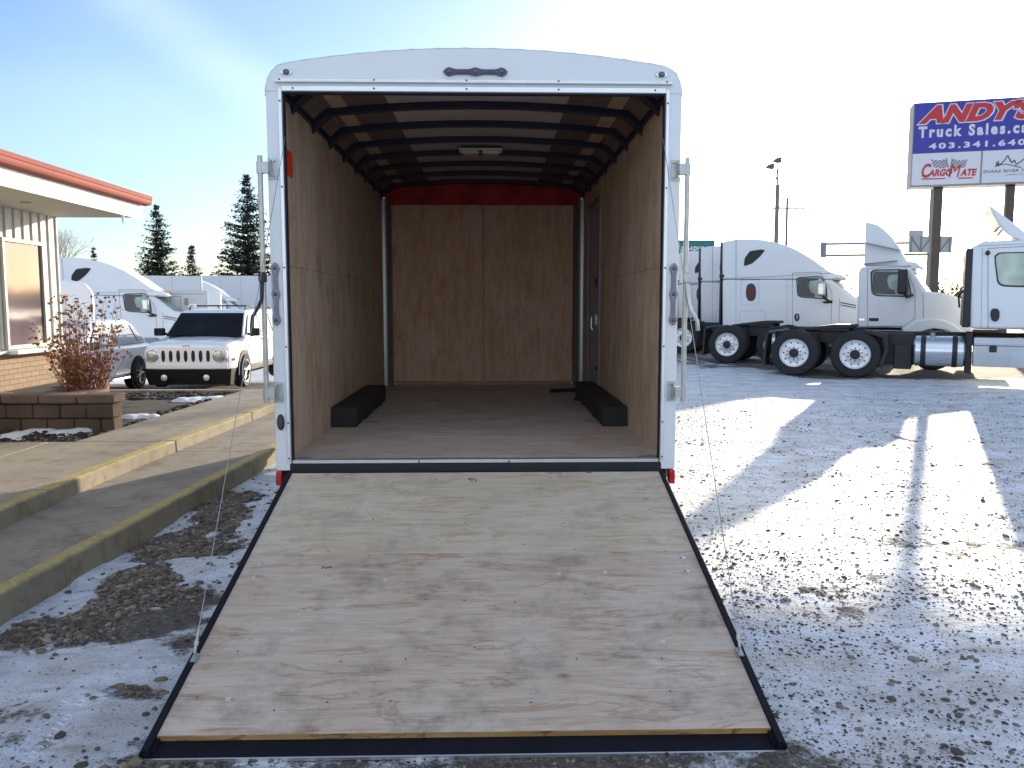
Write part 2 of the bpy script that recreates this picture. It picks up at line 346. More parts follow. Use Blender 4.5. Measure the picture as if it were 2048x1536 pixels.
def ground_material():
    m, nt, p = new_mat('snowy_gravel')
    at = nt.nodes.new('ShaderNodeAttribute'); at.attribute_name = 'snow'
    n1 = noise(nt, 16, 6, None, .62, 'Object'); n2 = noise(nt, 70, 4, None, .6, 'Object'); n3 = noise(nt, 3.2, 6, None, .6, 'Object'); n4 = noise(nt, .9, 5, (1, 2.6, 1), .6)
    a = nt.nodes.new('ShaderNodeMath'); a.operation = 'MULTIPLY_ADD'; a.inputs[1].default_value = .8; nt.links.new(n1.outputs[0], a.inputs[0]); nt.links.new(at.outputs['Fac'], a.inputs[2])
    b = nt.nodes.new('ShaderNodeMath'); b.operation = 'MULTIPLY_ADD'; b.inputs[1].default_value = .45; nt.links.new(n2.outputs[0], b.inputs[0]); nt.links.new(a.outputs[0], b.inputs[2])
    cov = ramp(nt, b.outputs[0], [(.0, (0, 0, 0)), (.96, (0, 0, 0)), (1.0, (1, 1, 1))])
    sub = nt.nodes.new('ShaderNodeMapRange'); sub.inputs['From Min'].default_value = .92; sub.inputs['From Max'].default_value = 1.12; nt.links.new(b.outputs[0], sub.inputs[0])
    # snow colour: clean to dirty packed
    sc = ramp(nt, n3.outputs[0], [(.30, (.50, .49, .48)), (.45, (.60, .62, .65)), (.62, (.71, .765, .85))])
    sc2 = ramp(nt, n4.outputs[0], [(.34, (.74, .71, .68)), (.6, (1, 1, 1))])
    snowc = mixc(nt, .8, sc.outputs[0], sc2.outputs[0], 'MULTIPLY')
    # gravel: voronoi stones over dirt
    tc = nt.nodes.new('ShaderNodeTexCoord'); vo = nt.nodes.new('ShaderNodeTexVoronoi'); vo.inputs['Scale'].default_value = 55; nt.links.new(tc.outputs['Object'], vo.inputs[0])
    hs = nt.nodes.new('ShaderNodeSeparateColor'); nt.links.new(vo.outputs['Color'], hs.inputs[0])
    gc = ramp(nt, hs.outputs[0], [(.0, (.085, .072, .062)), (.5, (.125, .105, .09)), (1., (.19, .165, .14))])
    ed = ramp(nt, vo.outputs['Distance'], [(.25, (1, 1, 1)), (.7, (.55, .53, .52))])
    gcol = mixc(nt, .8, gc.outputs[0], ed.outputs[0], 'MULTIPLY')
    # pebble speckle frozen in the snow
    vs = nt.nodes.new('ShaderNodeTexVoronoi'); vs.inputs['Scale'].default_value = 30; nt.links.new(tc.outputs['Object'], vs.inputs[0])
    pk = ramp(nt, vs.outputs['Distance'], [(.0, (1, 1, 1)), (.16, (1, 1, 1)), (.22, (0, 0, 0))])
    ps = nt.nodes.new('ShaderNodeSeparateColor'); nt.links.new(vs.outputs['Color'], ps.inputs[0])
    pm = ramp(nt, ps.outputs[1], [(.62, (0, 0, 0)), (.66, (1, 1, 1))])
    speck = mixc(nt, 1., pk.outputs[0], pm.outputs[0], 'MULTIPLY')
    snowc = mixc(nt, speck, snowc, (.13, .11, .095))
    vt = nt.nodes.new('ShaderNodeTexVoronoi'); vt.inputs['Scale'].default_value = 95; nt.links.new(tc.outputs['Object'], vt.inputs[0])
    tk = ramp(nt, vt.outputs['Distance'], [(.0, (1, 1, 1)), (.24, (1, 1, 1)), (.34, (0, 0, 0))]); ts = nt.nodes.new('ShaderNodeSeparateColor'); nt.links.new(vt.outputs['Color'], ts.inputs[0])
    n5 = noise(nt, 2.2, 5, (1, 2.2, 1), .62); th_ = nt.nodes.new('ShaderNodeMath'); th_.operation = 'MULTIPLY_ADD'; th_.inputs[1].default_value = 1.5; nt.links.new(n5.outputs[0], th_.inputs[0]); nt.links.new(ts.outputs[0], th_.inputs[2])
    tm = ramp(nt, th_.outputs[0], [(.0, (0, 0, 0)), (.985, (0, 0, 0)), (1., (.8, .8, .8))]); th_.inputs[1].default_value = .75
    tsm = mixc(nt, 1., tk.outputs[0], tm.outputs[0], 'MULTIPLY'); snowc = mixc(nt, tsm, snowc, (.10, .085, .07))
    n6 = noise(nt, 5.5, 6, (1, 2.6, 1), .68); ir = ramp(nt, n6.outputs[0], [(.50, (1, 1, 1)), (.68, (.66, .61, .57))]); snowc = mixc(nt, .85, snowc, ir.outputs[0], 'MULTIPLY')
    c = mixc(nt, sub.outputs[0], gcol, snowc); nt.links.new(c, p.inputs['Base Color'])
    rr = nt.nodes.new('ShaderNodeMapRange'); rr.inputs['To Min'].default_value = .85; rr.inputs['To Max'].default_value = .55; nt.links.new(sub.outputs[0], rr.inputs[0]); nt.links.new(rr.outputs[0], p.inputs['Roughness'])
    h = nt.nodes.new('ShaderNodeMath'); h.operation = 'MULTIPLY_ADD'; h.inputs[1].default_value = .6; nt.links.new(sub.outputs[0], h.inputs[0]); nt.links.new(n1.outputs[0], h.inputs[2])
    bump(nt, p, h.outputs[0], .6, .03)
    b2 = nt.nodes.new('ShaderNodeBump'); b2.inputs['Strength'].default_value = .5; b2.inputs['Distance'].default_value = .008
    nt.links.new(n2.outputs[0], b2.inputs['Height']); nt.links.new([l for l in nt.links if l.to_socket == p.inputs['Normal']][0].from_socket, b2.inputs['Normal']); nt.links.new(b2.outputs[0], p.inputs['Normal'])
    return m
me.materials.append(ground_material())

def stone_mat(name, stops, rough=.8):
    m, nt, p = new_mat(name)
    at = nt.nodes.new('ShaderNodeAttribute'); at.attribute_name = 'tint'
    r = ramp(nt, at.outputs['Fac'], stops); n = noise(nt, 60, 3)
    rn = ramp(nt, n.outputs[0], [(.3, (.7, .7, .7)), (.7, (1.15, 1.15, 1.15))])
    nt.links.new(mixc(nt, .8, r.outputs[0], rn.outputs[0], 'MULTIPLY'), p.inputs['Base Color']); p.inputs['Roughness'].default_value = rough
    return m
def ico(sub):
    import bmesh
    bm = bmesh.new(); bmesh.ops.create_icosphere(bm, subdivisions=sub, radius=1); v = np.array([x.co[:] for x in bm.verts]); f = np.array([[q.index for q in x.verts] for x in bm.faces]); bm.free(); return v, f
ICO = {1: ico(1), 2: ico(2)}
def stones(name, P, rad, mat, hf, sub=1, flat=.6, sink=.25, label=None, jag=.22, kind='stuff', cat=None):
    V, F_ = ICO[sub]; n = len(P); k = len(V)
    sc = rad[:, None]*np.stack([rng.uniform(.8, 1.45, n), rng.uniform(.7, 1.05, n), rng.uniform(flat*.7, flat*1.2, n)], -1)
    jit = 1+rng.normal(0, jag, (n, k, 1)).clip(-.35, .35)
    v = V[None]*jit*sc[:, None, :]
    th = rng.uniform(0, TAU, n); c, s = np.cos(th)[:, None], np.sin(th)[:, None]
    x = v[..., 0]*c-v[..., 1]*s; y = v[..., 0]*s+v[..., 1]*c
    z0 = hf(P[:, 0], P[:, 1])+sc[:, 2]*(1-2*sink)
    v = np.stack([x+P[:, :1], y+P[:, 1:2], v[..., 2]+z0[:, None]], -1).reshape(-1, 3)
    f = (F_[None]+np.arange(n)[:, None, None]*k).reshape(-1, 3)
    me = bpy.data.meshes.new(name); me.vertices.add(len(v)); me.vertices.foreach_set('co', v.reshape(-1).astype(np.float32))
    me.loops.add(len(f)*3); me.loops.foreach_set('vertex_index', f.reshape(-1).astype(np.int32)); me.polygons.add(len(f))
    me.polygons.foreach_set('loop_start', np.arange(0, len(f)*3, 3, dtype=np.int32)); me.polygons.foreach_set('use_smooth', [sub > 1]*len(f))
    me.update(); a = me.attributes.new('tint', 'FLOAT', 'POINT'); a.data.foreach_set('value', np.repeat(rng.random(n), k).astype(np.float32))
    me.materials.append(mat); o = bpy.data.objects.new(name, me); COL.objects.link(o)
    if kind: o['kind'] = kind
    if label: o['label'] = label
    return o
gravelm = stone_mat('gravel_stone', [(.0, (.04, .034, .03)), (.45, (.11, .088, .07)), (.8, (.22, .175, .13)), (1., (.32, .28, .24))])
def in_ramp(x, y): return (np.abs(x+.08) < 1.2) & (y > 2.82) & (y < 10)
# loose stones of the right-hand yard and the foreground strip
n = 170000; px_ = rng.uniform(-1.7, 11, n); py_ = 2.2+12.5*rng.random(n)**1.6
dens = .22+1.0*sstep(.40, .66, fbm(px_*1.2, py_*2.4, 4, 77))
for bx, by, rx, ry in ((1700,1300,.7,.14),(1600,1255,.6,.1),(1420,1090,.25,.7),(1800,1095,1.0,.4),(1900,1200,.5,.3),(1650,1490,.5,.1),(1930,1420,.5,.15)): dens += .6*pxblob(px_, py_, bx, by, rx, ry)
dens = dens*np.clip(4.5/py_, .22, 1.2); dens[(py_ < 2.85)] += .35*(px_[(py_ < 2.85)] < 2.2)
keep = (rng.random(n) < dens) & ~in_ramp(px_, py_) & ((px_ > 1.1) | (py_ < 2.85)) & (px_ < py_*.72+.5)
P = np.stack([px_, py_], -1)[keep]; rad = np.clip(rng.lognormal(math.log(.0052), .50, len(P)), .0025, .026); rad *= .95
stones('gravel', P, rad, gravelm, ground_h, 1, .55, .42, 'loose pebbles frozen into the packed snow of the yard', jag=.10)
# gravel heaps beside the left kerb
n = 60000; px_ = rng.uniform(-3.0, -1.05, n); py_ = rng.uniform(2.3, 8.5, n)
sm = snow_mask(px_, py_); dens = np.clip((.50-sm)*2.4, .012, .8)*(1-.55*sstep(4.0, 3.6, py_))
dens *= 1-.95*np.clip(1.5*pxblob(px_, py_, 320, 1250, .24, .26)+1.5*pxblob(px_, py_, 395, 1225, .14, .3)+1.2*pxblob(px_, py_, 370, 1300, .12, .2), 0, 1)
keep = (rng.random(n) < dens) & ~in_ramp(px_, py_) & (px_ > -2.5+.063*(py_-4.08))
P = np.stack([px_, py_], -1)[keep]; rad = np.clip(rng.lognormal(math.log(.0118), .36, len(P)), .006, .028)
gravelb = stone_mat('gravel_brown', [(.0, (.06, .05, .04)), (.4, (.13, .10, .075)), (.8, (.22, .17, .12)), (1., (.32, .27, .21))])
stones('gravel_heap', P, rad, gravelb, ground_h, 1, .6, .42, 'brown river gravel showing through snow beside the kerb', jag=.13)

tkb = MB(); random.seed(77)
for (ax, ay, bx, by) in ((20, 1520, 165, 1392), (60, 1530, 190, 1400)):
    A, B = PG(ax, ay), PG(bx, by); d = (B-A); nn = int(d.length/.035); d.normalize(); pn_ = Vector((-d.y, d.x, 0))
    for k in range(nn):
        if random.random() < .25: continue
        p = A+d*(k*.035+random.uniform(-.004, .004)); z = float(ground_h(p.x, p.y)); wd = random.uniform(.03, .055); q_ = p+pn_*wd+d*.02
        for u, v in ((p, q_), (p, p+d*.03)):
            e_ = (v-u).normalized(); m_ = Vector((-e_.y, e_.x, 0))*.004; tkb.add([(u.x-m_.x, u.y-m_.y, z-.002), (u.x+m_.x, u.y+m_.y, z-.002), (v.x+m_.x, v.y+m_.y, z-.002), (v.x-m_.x, v.y-m_.y, z-.002), ((u.x+v.x)/2, (u.y+v.y)/2, z+.0045)], [(0, 1, 4), (1, 2, 4), (2, 3, 4), (3, 0, 4)])
o = tkb.build('snow_ridges', M('snow_ridge', (.68, .72, .80), .6, 0, .04, 6), None, smooth=False); tag(o, 'thin ridges of snow left by a tyre tread, lower left', kind='stuff')
# ================================================================== WALKS AND KERBS
def concrete(name, c, lit=(1, 1, 1), yellow=False):
    m, nt, p = new_mat(name)
    n = noise(nt, 1.3, 6, None, .6); r = ramp(nt, n.outputs[0], [(.3, tuple(x*.78 for x in c)), (.68, tuple(x*1.12 for x in c))])
    n2 = noise(nt, 130, 3); r2 = ramp(nt, n2.outputs[0], [(.3, (.78, .78, .78)), (.7, (1.1, 1.1, 1.1))])
    c1 = mixc(nt, .8, r.outputs[0], r2.outputs[0], 'MULTIPLY')
    if yellow:
        g = nt.nodes.new('ShaderNodeNewGeometry'); sp = nt.nodes.new('ShaderNodeSeparateXYZ'); nt.links.new(g.outputs['Normal'], sp.inputs[0])
        n3 = noise(nt, 14, 7, None, .75); a = nt.nodes.new('ShaderNodeMath'); a.operation = 'MULTIPLY'; nt.links.new(sp.outputs[2], a.inputs[0]); nt.links.new(n3.outputs[0], a.inputs[1])
        k = ramp(nt, a.outputs[0], [(.28, (.04, .04, .04)), (.48, (.9, .9, .9))])
        n4 = noise(nt, 30, 5); yc = ramp(nt, n4.outputs[0], [(.35, (.34, .27, .10)), (.65, (.50, .40, .12))])
        c1 = mixc(nt, k.outputs[0], c1, yc.outputs[0])
    st = noise(nt, 5, 5, None, .7); sr = ramp(nt, st.outputs[0], [(.48, (1, 1, 1)), (.68, (.60, .57, .54))]); c1 = mixc(nt, .85, c1, sr.outputs[0], 'MULTIPLY')
    nt.links.new(c1, p.inputs['Base Color']); p.inputs['Roughness'].default_value = .85
    bump(nt, p, n2.outputs[0], .35, .004); return m
concw = concrete('walk_concrete', (.29, .25, .195)); conck = concrete('kerb_concrete', (.26, .225, .165), yellow=True)
def xo(y): return -2.49+.063*(y-4.08)
def xi(y): return -3.27+.0335*((y-6.85)+math.sqrt((y-6.85)**2+.3))
def strip(fa, fb, ys_, z0f, z1f, wob=0.):
    """bar between side curves fa(y) (left) and fb(y) (right)"""
    secs = [[(fa(y), y, z0f(y)), (fb(y), y, z0f(y)), (fb(y)-wob, y, z1f(y)), (fa(y), y, z1f(y))] for y in ys_]
    return secs
def walkz(y): return .13+.004*(y-4)
b = MB()
joints = [-.6, 1.55, 3.75, 6.0, 8.25, 10.5, 12.2]
for a_, b_ in zip(joints[:-1], joints[1:]):
    yy = list(np.linspace(a_+.004, b_-.004, 6)); b.loft(strip(lambda y: xi(y)-.01, lambda y: xo(y)-.13, yy, lambda y: -.1, walkz))
o = b.build('access_ramp', concw, None, .004, 1); tag(o, 'sunken concrete wheelchair ramp between two yellow kerbs', kind='structure')
b = MB()
for a_, b_ in ((-.6, 2.9), (2.9, 5.9), (5.9, 8.9), (8.9, 11.9)):
    yy = list(np.linspace(a_+.003, b_-.003, 12)); b.loft([[(xo(y)-.15+.004*math.sin(y*9), y, -.1), (xo(y), y, -.1), (xo(y)-.012+.004*math.sin(y*13), y, .165), (xo(y)-.12, y, .165)] for y in yy])
o = b.build('kerb', conck, None, .015, 2); tag(o, 'worn yellow painted kerb along the snow', kind='structure')
b = MB()
for a_, b_ in ((-.6, 2.1), (2.1, 4.0), (4.0, 6.05), (6.05, 8.25), (8.25, 10.4), (10.4, 13.3)):
    yy = list(np.linspace(a_+.003, b_-.003, 10)); b.loft([[(xi(y)-.15, y, -.1), (xi(y)+.006*math.sin(y*7), y, -.1), (xi(y)-.012, y, .262), (xi(y)-.14, y, .262)] for y in yy])
o = b.build('kerb', conck, None, .014, 2); tag(o, 'inner yellow painted kerb edging the raised walk', kind='structure')
b = MB()
def xm(y): return -4.19+.04*(y-8.4)
for a_, b_ in ((-.6, 1.5), (1.5, 3.75), (3.75, 6.0), (6.0, 8.27)):
    for u0, u1 in ((-9., -6.0), (-6., -4.45), (-4.45, None)):
        yy = list(np.linspace(a_+.004, b_-.004, 5)); b.loft(strip(lambda y: u0+.004, (lambda y: xi(y)-.154) if u1 is None else (lambda y: u1-.004), yy, lambda y: -.1, lambda y: .25))
for a_, b_ in ((8.27, 10.4), (10.4, 13.3)):
    yy = list(np.linspace(a_+.004, b_-.004, 6)); b.loft(strip(lambda y: xm(y), lambda y: xi(y)-.154, yy, lambda y: -.1, lambda y: .25))
o = b.build('sidewalk', concw, None, .006, 1); tag(o, 'raised concrete walk in front of the planter', kind='structure')
b = MB().box(-6.6, -2.9, 13.3, 13.48, -.2, .245); o = b.build('kerb', concw, None, .012, 2); tag(o, 'plain concrete kerb in front of the parked cars', kind='structure')
# planting bed of dark gravel
def bed_h(x, y): return .195+(fbm(np.asarray(x)*3., np.asarray(y)*3., 3, 61)-.5)*.05
me2, X2, Y2 = grid_mesh('gravel_bed', np.arange(-9, -3.9, .06), np.arange(8.28, 13.31, .06), bed_h)
a = me2.attributes.new('snow', 'FLOAT', 'POINT'); a.data.foreach_set('value', np.zeros(X2.size, np.float32))
# trim the bed to the walk edge
co = np.empty(X2.size*3, np.float32); me2.vertices.foreach_get('co', co); co = co.reshape(-1, 3); co[:, 0] = np.minimum(co[:, 0], -4.19+.04*(co[:, 1]-8.4)+.002); me2.vertices.foreach_set('co', co.reshape(-1)); me2.update()
mulch = M('mulch_soil', (.045, .035, .028), .95, 0, .5, 40, .5); me2.materials.append(mulch)
o = bpy.data.objects.new('gravel_bed', me2); COL.objects.link(o); tag(o, 'bed of dark gravel between walk and planter', kind='structure')
n = 26000; px_ = rng.uniform(-9, -3.95, n); py_ = rng.uniform(8.3, 13.28, n)
keep = (px_ < -4.22+.04*(py_-8.4)) & ~((px_ < -4.22) & (py_ > 9.3) & (py_ < 12.4) & (px_ < -4.35)); P = np.stack([px_, py_], -1)[keep]
darkst = stone_mat('dark_stone', [(.0, (.012, .011, .012)), (.75, (.04, .035, .032)), (.93, (.12, .09, .07)), (1., (.42, .36, .28))])
stones('dark_gravel', P, np.clip(rng.lognormal(math.log(.02), .35, len(P)), .01, .05), darkst, bed_h, 1, .6, .3, 'dark crushed stones of the planting bed')
snowm = M('snow', (.80, .81, .83), .6, 0, .06, 5, .4)
def snow_patch(pts, z, label, h=.04, seed=1):
    """a low mound with an uneven outline round a list of (x, y, radius)"""
    xs_ = np.arange(min(p[0]-p[2] for p in pts)-.1, max(p[0]+p[2] for p in pts)+.1, .035); ys_ = np.arange(min(p[1]-p[2] for p in pts)-.1, max(p[1]+p[2] for p in pts)+.1, .035)
    def hf(X, Y):
        d = np.zeros_like(X)
        for (x, y, r) in pts: d = np.maximum(d, 1-np.hypot((X-x), (Y-y)*1.0)/r)
        d = d+(fbm(X*5, Y*5, 4, seed)-.5)*.75
        return z-.03+np.clip(d, -.3, .8)*h*2.2+.0*X
    me, _, _ = grid_mesh('snow_patch', xs_, ys_, hf); me.materials.append(snowm); o = bpy.data.objects.new('snow_patch', me); COL.objects.link(o); tag(o, label, kind='stuff'); return o
def gp(px, py, z): p = PG(px, py, z); return p.x, p.y
snow_patch([(*gp(x, y, .22), r) for x, y, r in ((40, 868, .3), (80, 862, .36), (120, 864, .3), (160, 860, .24), (200, 853, .14))], .21, 'snow lying at the foot of the block planter', .035)
snow_patch([(*gp(x, y, .22), r) for x, y, r in ((262, 832, .22), (285, 830, .25), (305, 832, .15))], .21, 'small snow patch on dark gravel beside the planter corner', .035, 3)
snow_patch([(*gp(x, y, .22), r) for x, y, r in ((365, 798, .2), (395, 796, .3), (425, 796, .28), (440, 794, .16))], .21, 'snow streak on the gravel bed near the parked car', .035, 5)

# ================================================================== PLANTER
pl = thing('planter', 'brown concrete block planter with cap stones, shrub growing behind it', 'planter', (-6.2, 9.3, .2))
blockm = M('block_brown', (.105, .068, .048), .9, 0, .25, 3, .5); capm = M('cap_brown', (.17, .115, .085), .9, 0, .2, 3, .5)
b = MB(); cpm = MB(); L = Vector((-6.2, 9.3, .2))
random.seed(3)
def put(mb, x0, x1, y0, y1, z0, z1):
    j = random.uniform(-.012, .012); T = Matrix.Translation(-L); mb.box(x0+.004, x1-.004, y0+j, y1+j, z0+.003, z1-.003, T)
for row, (z0, z1) in enumerate(((.18, .345), (.345, .51), )):
    x = -4.26+(0 if row % 2 == 0 else -.0); first = .30 if row else .15
    while x > -9:
        wd = first if first else .30; first = 0; put(b, x-wd, x, 9.28-.012*row, 9.52, z0, z1); x -= wd
    for k in range(8): put(b, -.464*(9.80+.27*k)-.24, -.464*(9.80+.27*k), 9.54+.27*k, 9.80+.27*k, z0, z1)
x = -4.24
while x > -9: put(cpm, x-.42, x, 9.24, 9.56, .512, .62); x -= .42
for k in range(5): put(cpm, -.462*(9.96+.4*k)-.32, -.462*(9.96+.4*k), 9.57+.4*k, 9.96+.4*k, .512, .62)
b.build('block_wall', blockm, pl, .018, 2); cpm.build('cap_stone', capm, pl, .02, 2)
MB().prism([(-2.8,.2),(1.75,.2),(.8,2.3),(-2.8,2.65)], 'z', 0, .33).build('soil', mulch, pl)

# ================================================================== SHRUB
sh = thing('shrub', 'leggy brown shrub with dry orange leaves in the planter', 'shrub', (-4.9, 9.95, .53))
st = MB(); lf = MB(); random.seed(12)
def leaf(mb, p, s):
    d = Vector((random.uniform(-1, 1), random.uniform(-1, 1), random.uniform(-.6, .6))).normalized(); e = d.orthogonal().normalized()*s*.45
    q = Matrix.Rotation(random.uniform(0, TAU), 3, d) @ e; d = d*s
    mb.add([p, p+d*.5+q, p+d, p+d*.5-q], [(0, 1, 2, 3)], random.choice((0, 0, 1, 2)))
for i in range(110):
    a = random.uniform(0, TAU); r0 = random.uniform(0, .24); tall = random.random() < .13
    H_ = random.uniform(.95, 1.2) if tall else random.uniform(.35, .85); lean = random.uniform(.0, .22) if tall else random.uniform(.02, .42)
    p = Vector((r0*math.cos(a), r0*.6*math.sin(a), 0)); pts = [p.copy()]; n = 7
    for k in range(n):
        p = p+Vector((math.cos(a)*lean/n+random.uniform(-.02, .02), .7*math.sin(a)*lean/n+random.uniform(-.02, .02), H_/n)); pts.append(p.copy())
    st.tube(pts, [.006-.0045*k/n for k in range(n+1)], 4, caps=False)
    for k in range(2, n+1):
        for _ in range(random.randint(0, 2)):
            d = Vector((random.uniform(-1, 1), random.uniform(-1, 1), random.uniform(.1, .9))).normalized()*random.uniform(.05, .15); st.tube([pts[k], pts[k]+d*.6, pts[k]+d], [.0025, .002, .001], 3, caps=False)
            for _ in range(random.randint(0, 3)): leaf(lf, pts[k]+d*random.uniform(.5, 1.05), random.uniform(.025, .05))
        if k > n-2 or random.random() < .3:
            for _ in range(random.randint(1, 4)): leaf(lf, pts[k]+Vector((random.gauss(0, .02), random.gauss(0, .02), random.gauss(0, .02))), random.uniform(.028, .058))
st.build('stem', M('shrub_stem', (.22, .075, .045), .8), sh, smooth=False)
lf.build('foliage', [M('leaf_rust', (.34, .15, .05), .8), M('leaf_ochre', (.36, .22, .09), .8), M('leaf_brown', (.17, .075, .04), .8)], sh, smooth=False)

# ================================================================== OFFICE BUILDING
bl = thing('office_building', 'low office with brick base, pale ribbed siding and red eaves trim', 'building', (-6.19, 12, 0))
sid = M('siding_cream', (.66, .65, .60), .6, 0, .05, 2)
bt = MB(); xw, xe = 0., 1.16     # local: wall plane x=0, eave edge x=xe, y towards the camera is negative
bt.box(-6, 0, -16, 0, 1.02, 2.86); bt.build('wall', sid, bl)
bt = MB()
y = -.02
while y > -16:
    bt.box(.001, .022, y-.035, y, 1.05, 2.855); y -= .205
bt.build('batten', sid, bl, .004, 1)
def brick_material():
    m, nt, p = new_mat('buff_brick'); tc = nt.nodes.new('ShaderNodeTexCoord'); mp = nt.nodes.new('ShaderNodeMapping'); mp.inputs['Rotation'].default_value = (R(90), 0, R(90))
    sx = nt.nodes.new('ShaderNodeSeparateXYZ'); cx = nt.nodes.new('ShaderNodeCombineXYZ'); ad = nt.nodes.new('ShaderNodeMath'); ad.operation = 'ADD'
    nt.links.new(tc.outputs['Object'], sx.inputs[0]); nt.links.new(sx.outputs[0], ad.inputs[0]); nt.links.new(sx.outputs[1], ad.inputs[1]); nt.links.new(ad.outputs[0], cx.inputs[0]); nt.links.new(sx.outputs[2], cx.inputs[1])
    br = nt.nodes.new('ShaderNodeTexBrick'); br.inputs['Scale'].default_value = 1; br.inputs['Brick Width'].default_value = .2; br.inputs['Row Height'].default_value = .067; br.inputs['Mortar Size'].default_value = .006
    br.inputs['Color1'].default_value = (.36, .25, .16, 1); br.inputs['Color2'].default_value = (.29, .20, .13, 1); br.inputs['Mortar'].default_value = (.16, .12, .09, 1)
    nt.links.new(cx.outputs[0], br.inputs[0]); nt.links.new(br.outputs[0], p.inputs['Base Color']); p.inputs['Roughness'].default_value = .9
    bump(nt, p, br.outputs['Fac'], -.5, .01); return m
brickm = brick_material()
bt = MB().box(-6, .06, -16, .05, 0, 1.0); bt.build('brick_base', brickm, bl)
bt = MB().box(-6, .09, -16, .07, 1.0, 1.035); bt.build('ledge', sid, bl, .005, 1)
# eaves and roof
bt = MB().box(-6, xe, -16, .04, 2.86, 2.88); bt.build('soffit', M('soffit_cream', (.55, .52, .44), .7, 0, .04, 1), bl)
bt = MB().box(xe, xe+.03, -16, .07, 2.835, 3.03); bt.build('fascia', M('fascia_white', (.82, .80, .76), .6, 0, .04, 1), bl, .003, 1)
bt = MB().prism([(xe+.032, 3.03), (xe+.13, 3.045), (xe+.15, 3.075), (xe+.15, 3.10), (xe+.14, 3.105), (xe+.155, 3.12), (xe+.155, 3.17), (xe+.032, 3.17)], 'y', -16, .14); bt.build('gutter', M('gutter_red', (.32, .11, .09), .8, 0, .08, 1, spec=.1), bl, .008, 2)
bt = MB().prism([(xe+.14, 3.171), (-2.4, 3.66), (-6, 3.1), (-6, 2.89), (xe, 2.89), (xe, 3.171)], 'y', -16, .12); bt.build('roof', M('roof_pale', (.60, .56, .5), .7, 0, .05, 1), bl, .01, 1)
bt = MB().lathe([(.0, 0), (.055, 0), (.06, .012), (0, .014)], (.55, -1.75, 2.847), 'z', 18); bt.build('soffit_light', M('dull_grey', (.3, .28, .25), .5), bl)
bt = MB().tube([(xe+.02, -.55, 2.83), (xe+.022, -.552, 2.74), (xe+.02, -.55, 2.70)], [.022, .012, .001], 7); bt.build('icicle', M('ice', (.8, .82, .85), .1, 0, .02, 5, spec=.7), bl)
def yon(px, X):   # depth at which plane x = X is seen at column px (at the horizon)
    r = ray(px, 640); return X/(r.x/r.y)
wy0, wy1 = yon(12, -6.17)-12, yon(86, -6.17)-12; wz0, wz1 = 1.10, 2.42
bt = MB(); f_ = .05
bt.box(.003, .06, wy0-f_, wy0, wz0, wz1); bt.box(.003, .06, wy1, wy1+f_, wz0, wz1); bt.box(.003, .06, wy0-f_, wy1+f_, wz1, wz1+f_); bt.box(.003, .06, wy0-f_, wy1+f_, wz0-f_, wz0)
wn = bt.build('window', M('window_frame', (.50, .47, .40), .5, 0, .05), bl, .004, 1)
bt = MB().box(.004, .03, wy0+.001, wy1-.001, wz0+.001, wz1-.001); bt.build('pane', M('window_pane', (.15, .115, .13), .06, 0, .4, .9, spec=.3), wn)
bt = MB().box(.003, .2, wy0-.1, wy1+.1, .985, 1.045); bt.build('sill', snowm, wn, .015, 2)

# ================================================================== CARGO TRAILER
# local frame: x across (0 = centre line), y into the trailer from the rear face, z up
TX, TY = -.095, 5.05
tr = thing('cargo_trailer', 'white enclosed cargo trailer with rear ramp door lowered and bare plywood interior', 'trailer', (TX, TY, 0))
HB, HO, HI, ZF, ZS, ZT = 1.243, 1.147, 1.19, .65, .66, 2.888
def roof_z(x): return 3.142-.095*(x/1.14)**2
out = [(x, roof_z(x)) for x in np.linspace(-1.13, 1.13, 25)]
cr = [(1.17, 3.033), (1.205, 3.005), (1.228, 2.965), (1.240, 2.915), (1.243, 2.86)]
outline_top = [(-x, z) for x, z in reversed(cr)]+out+cr           # left shoulder .. right shoulder
bdy = MB()
# rear frame: header and two posts, butted
bdy.prism([(-1.243, ZT)]+[(x, z) for x, z in outline_top if z > ZT]+[(1.243, ZT)], 'y', 0, .05)
bdy.prism([(-1.243, .60), (-HO, .60), (-HO, ZT-.0005), (-1.243, ZT-.0005)], 'y', 0, .05)
bdy.prism([(HO, .60), (1.243, .60), (1.243, ZT-.0005), (HO, ZT-.0005)], 'y', 0, .05)
bdy.build('rear_frame', white, tr, .003, 1)
b = MB(); b.box(-1.235, -1.222, .052, 4.95, .52, 2.86); b.box(1.222, 1.235, .052, 4.95, .52, 2.86)
for k in range(0, 12):       # slightly oil-canned skin sheets with seams
    for s in (-1, 1): b.box(min(s*1.236, s*1.2385), max(s*1.236, s*1.2385), .06+k*.407, .06+k*.407+.40, .53, 2.85)
b.build('side_skin', white, tr)
b = MB(); n = len(outline_top)
tp = [(x*.998, z-.004) for x, z in outline_top]; bt = [(x*.99, z-.012) for x, z in outline_top]
b.prism(tp+bt[::-1], 'y', .052, 4.95); b.build('roof', white, tr)
b = MB(); b.prism([(-1.235, .52), (1.235, .52), (1.235, 2.84)]+[(x, z-.05) for x, z in out[::-1]]+[(-1.235, 2.84)], 'y', 4.94, 4.99); b.build('front_panel', white, tr)
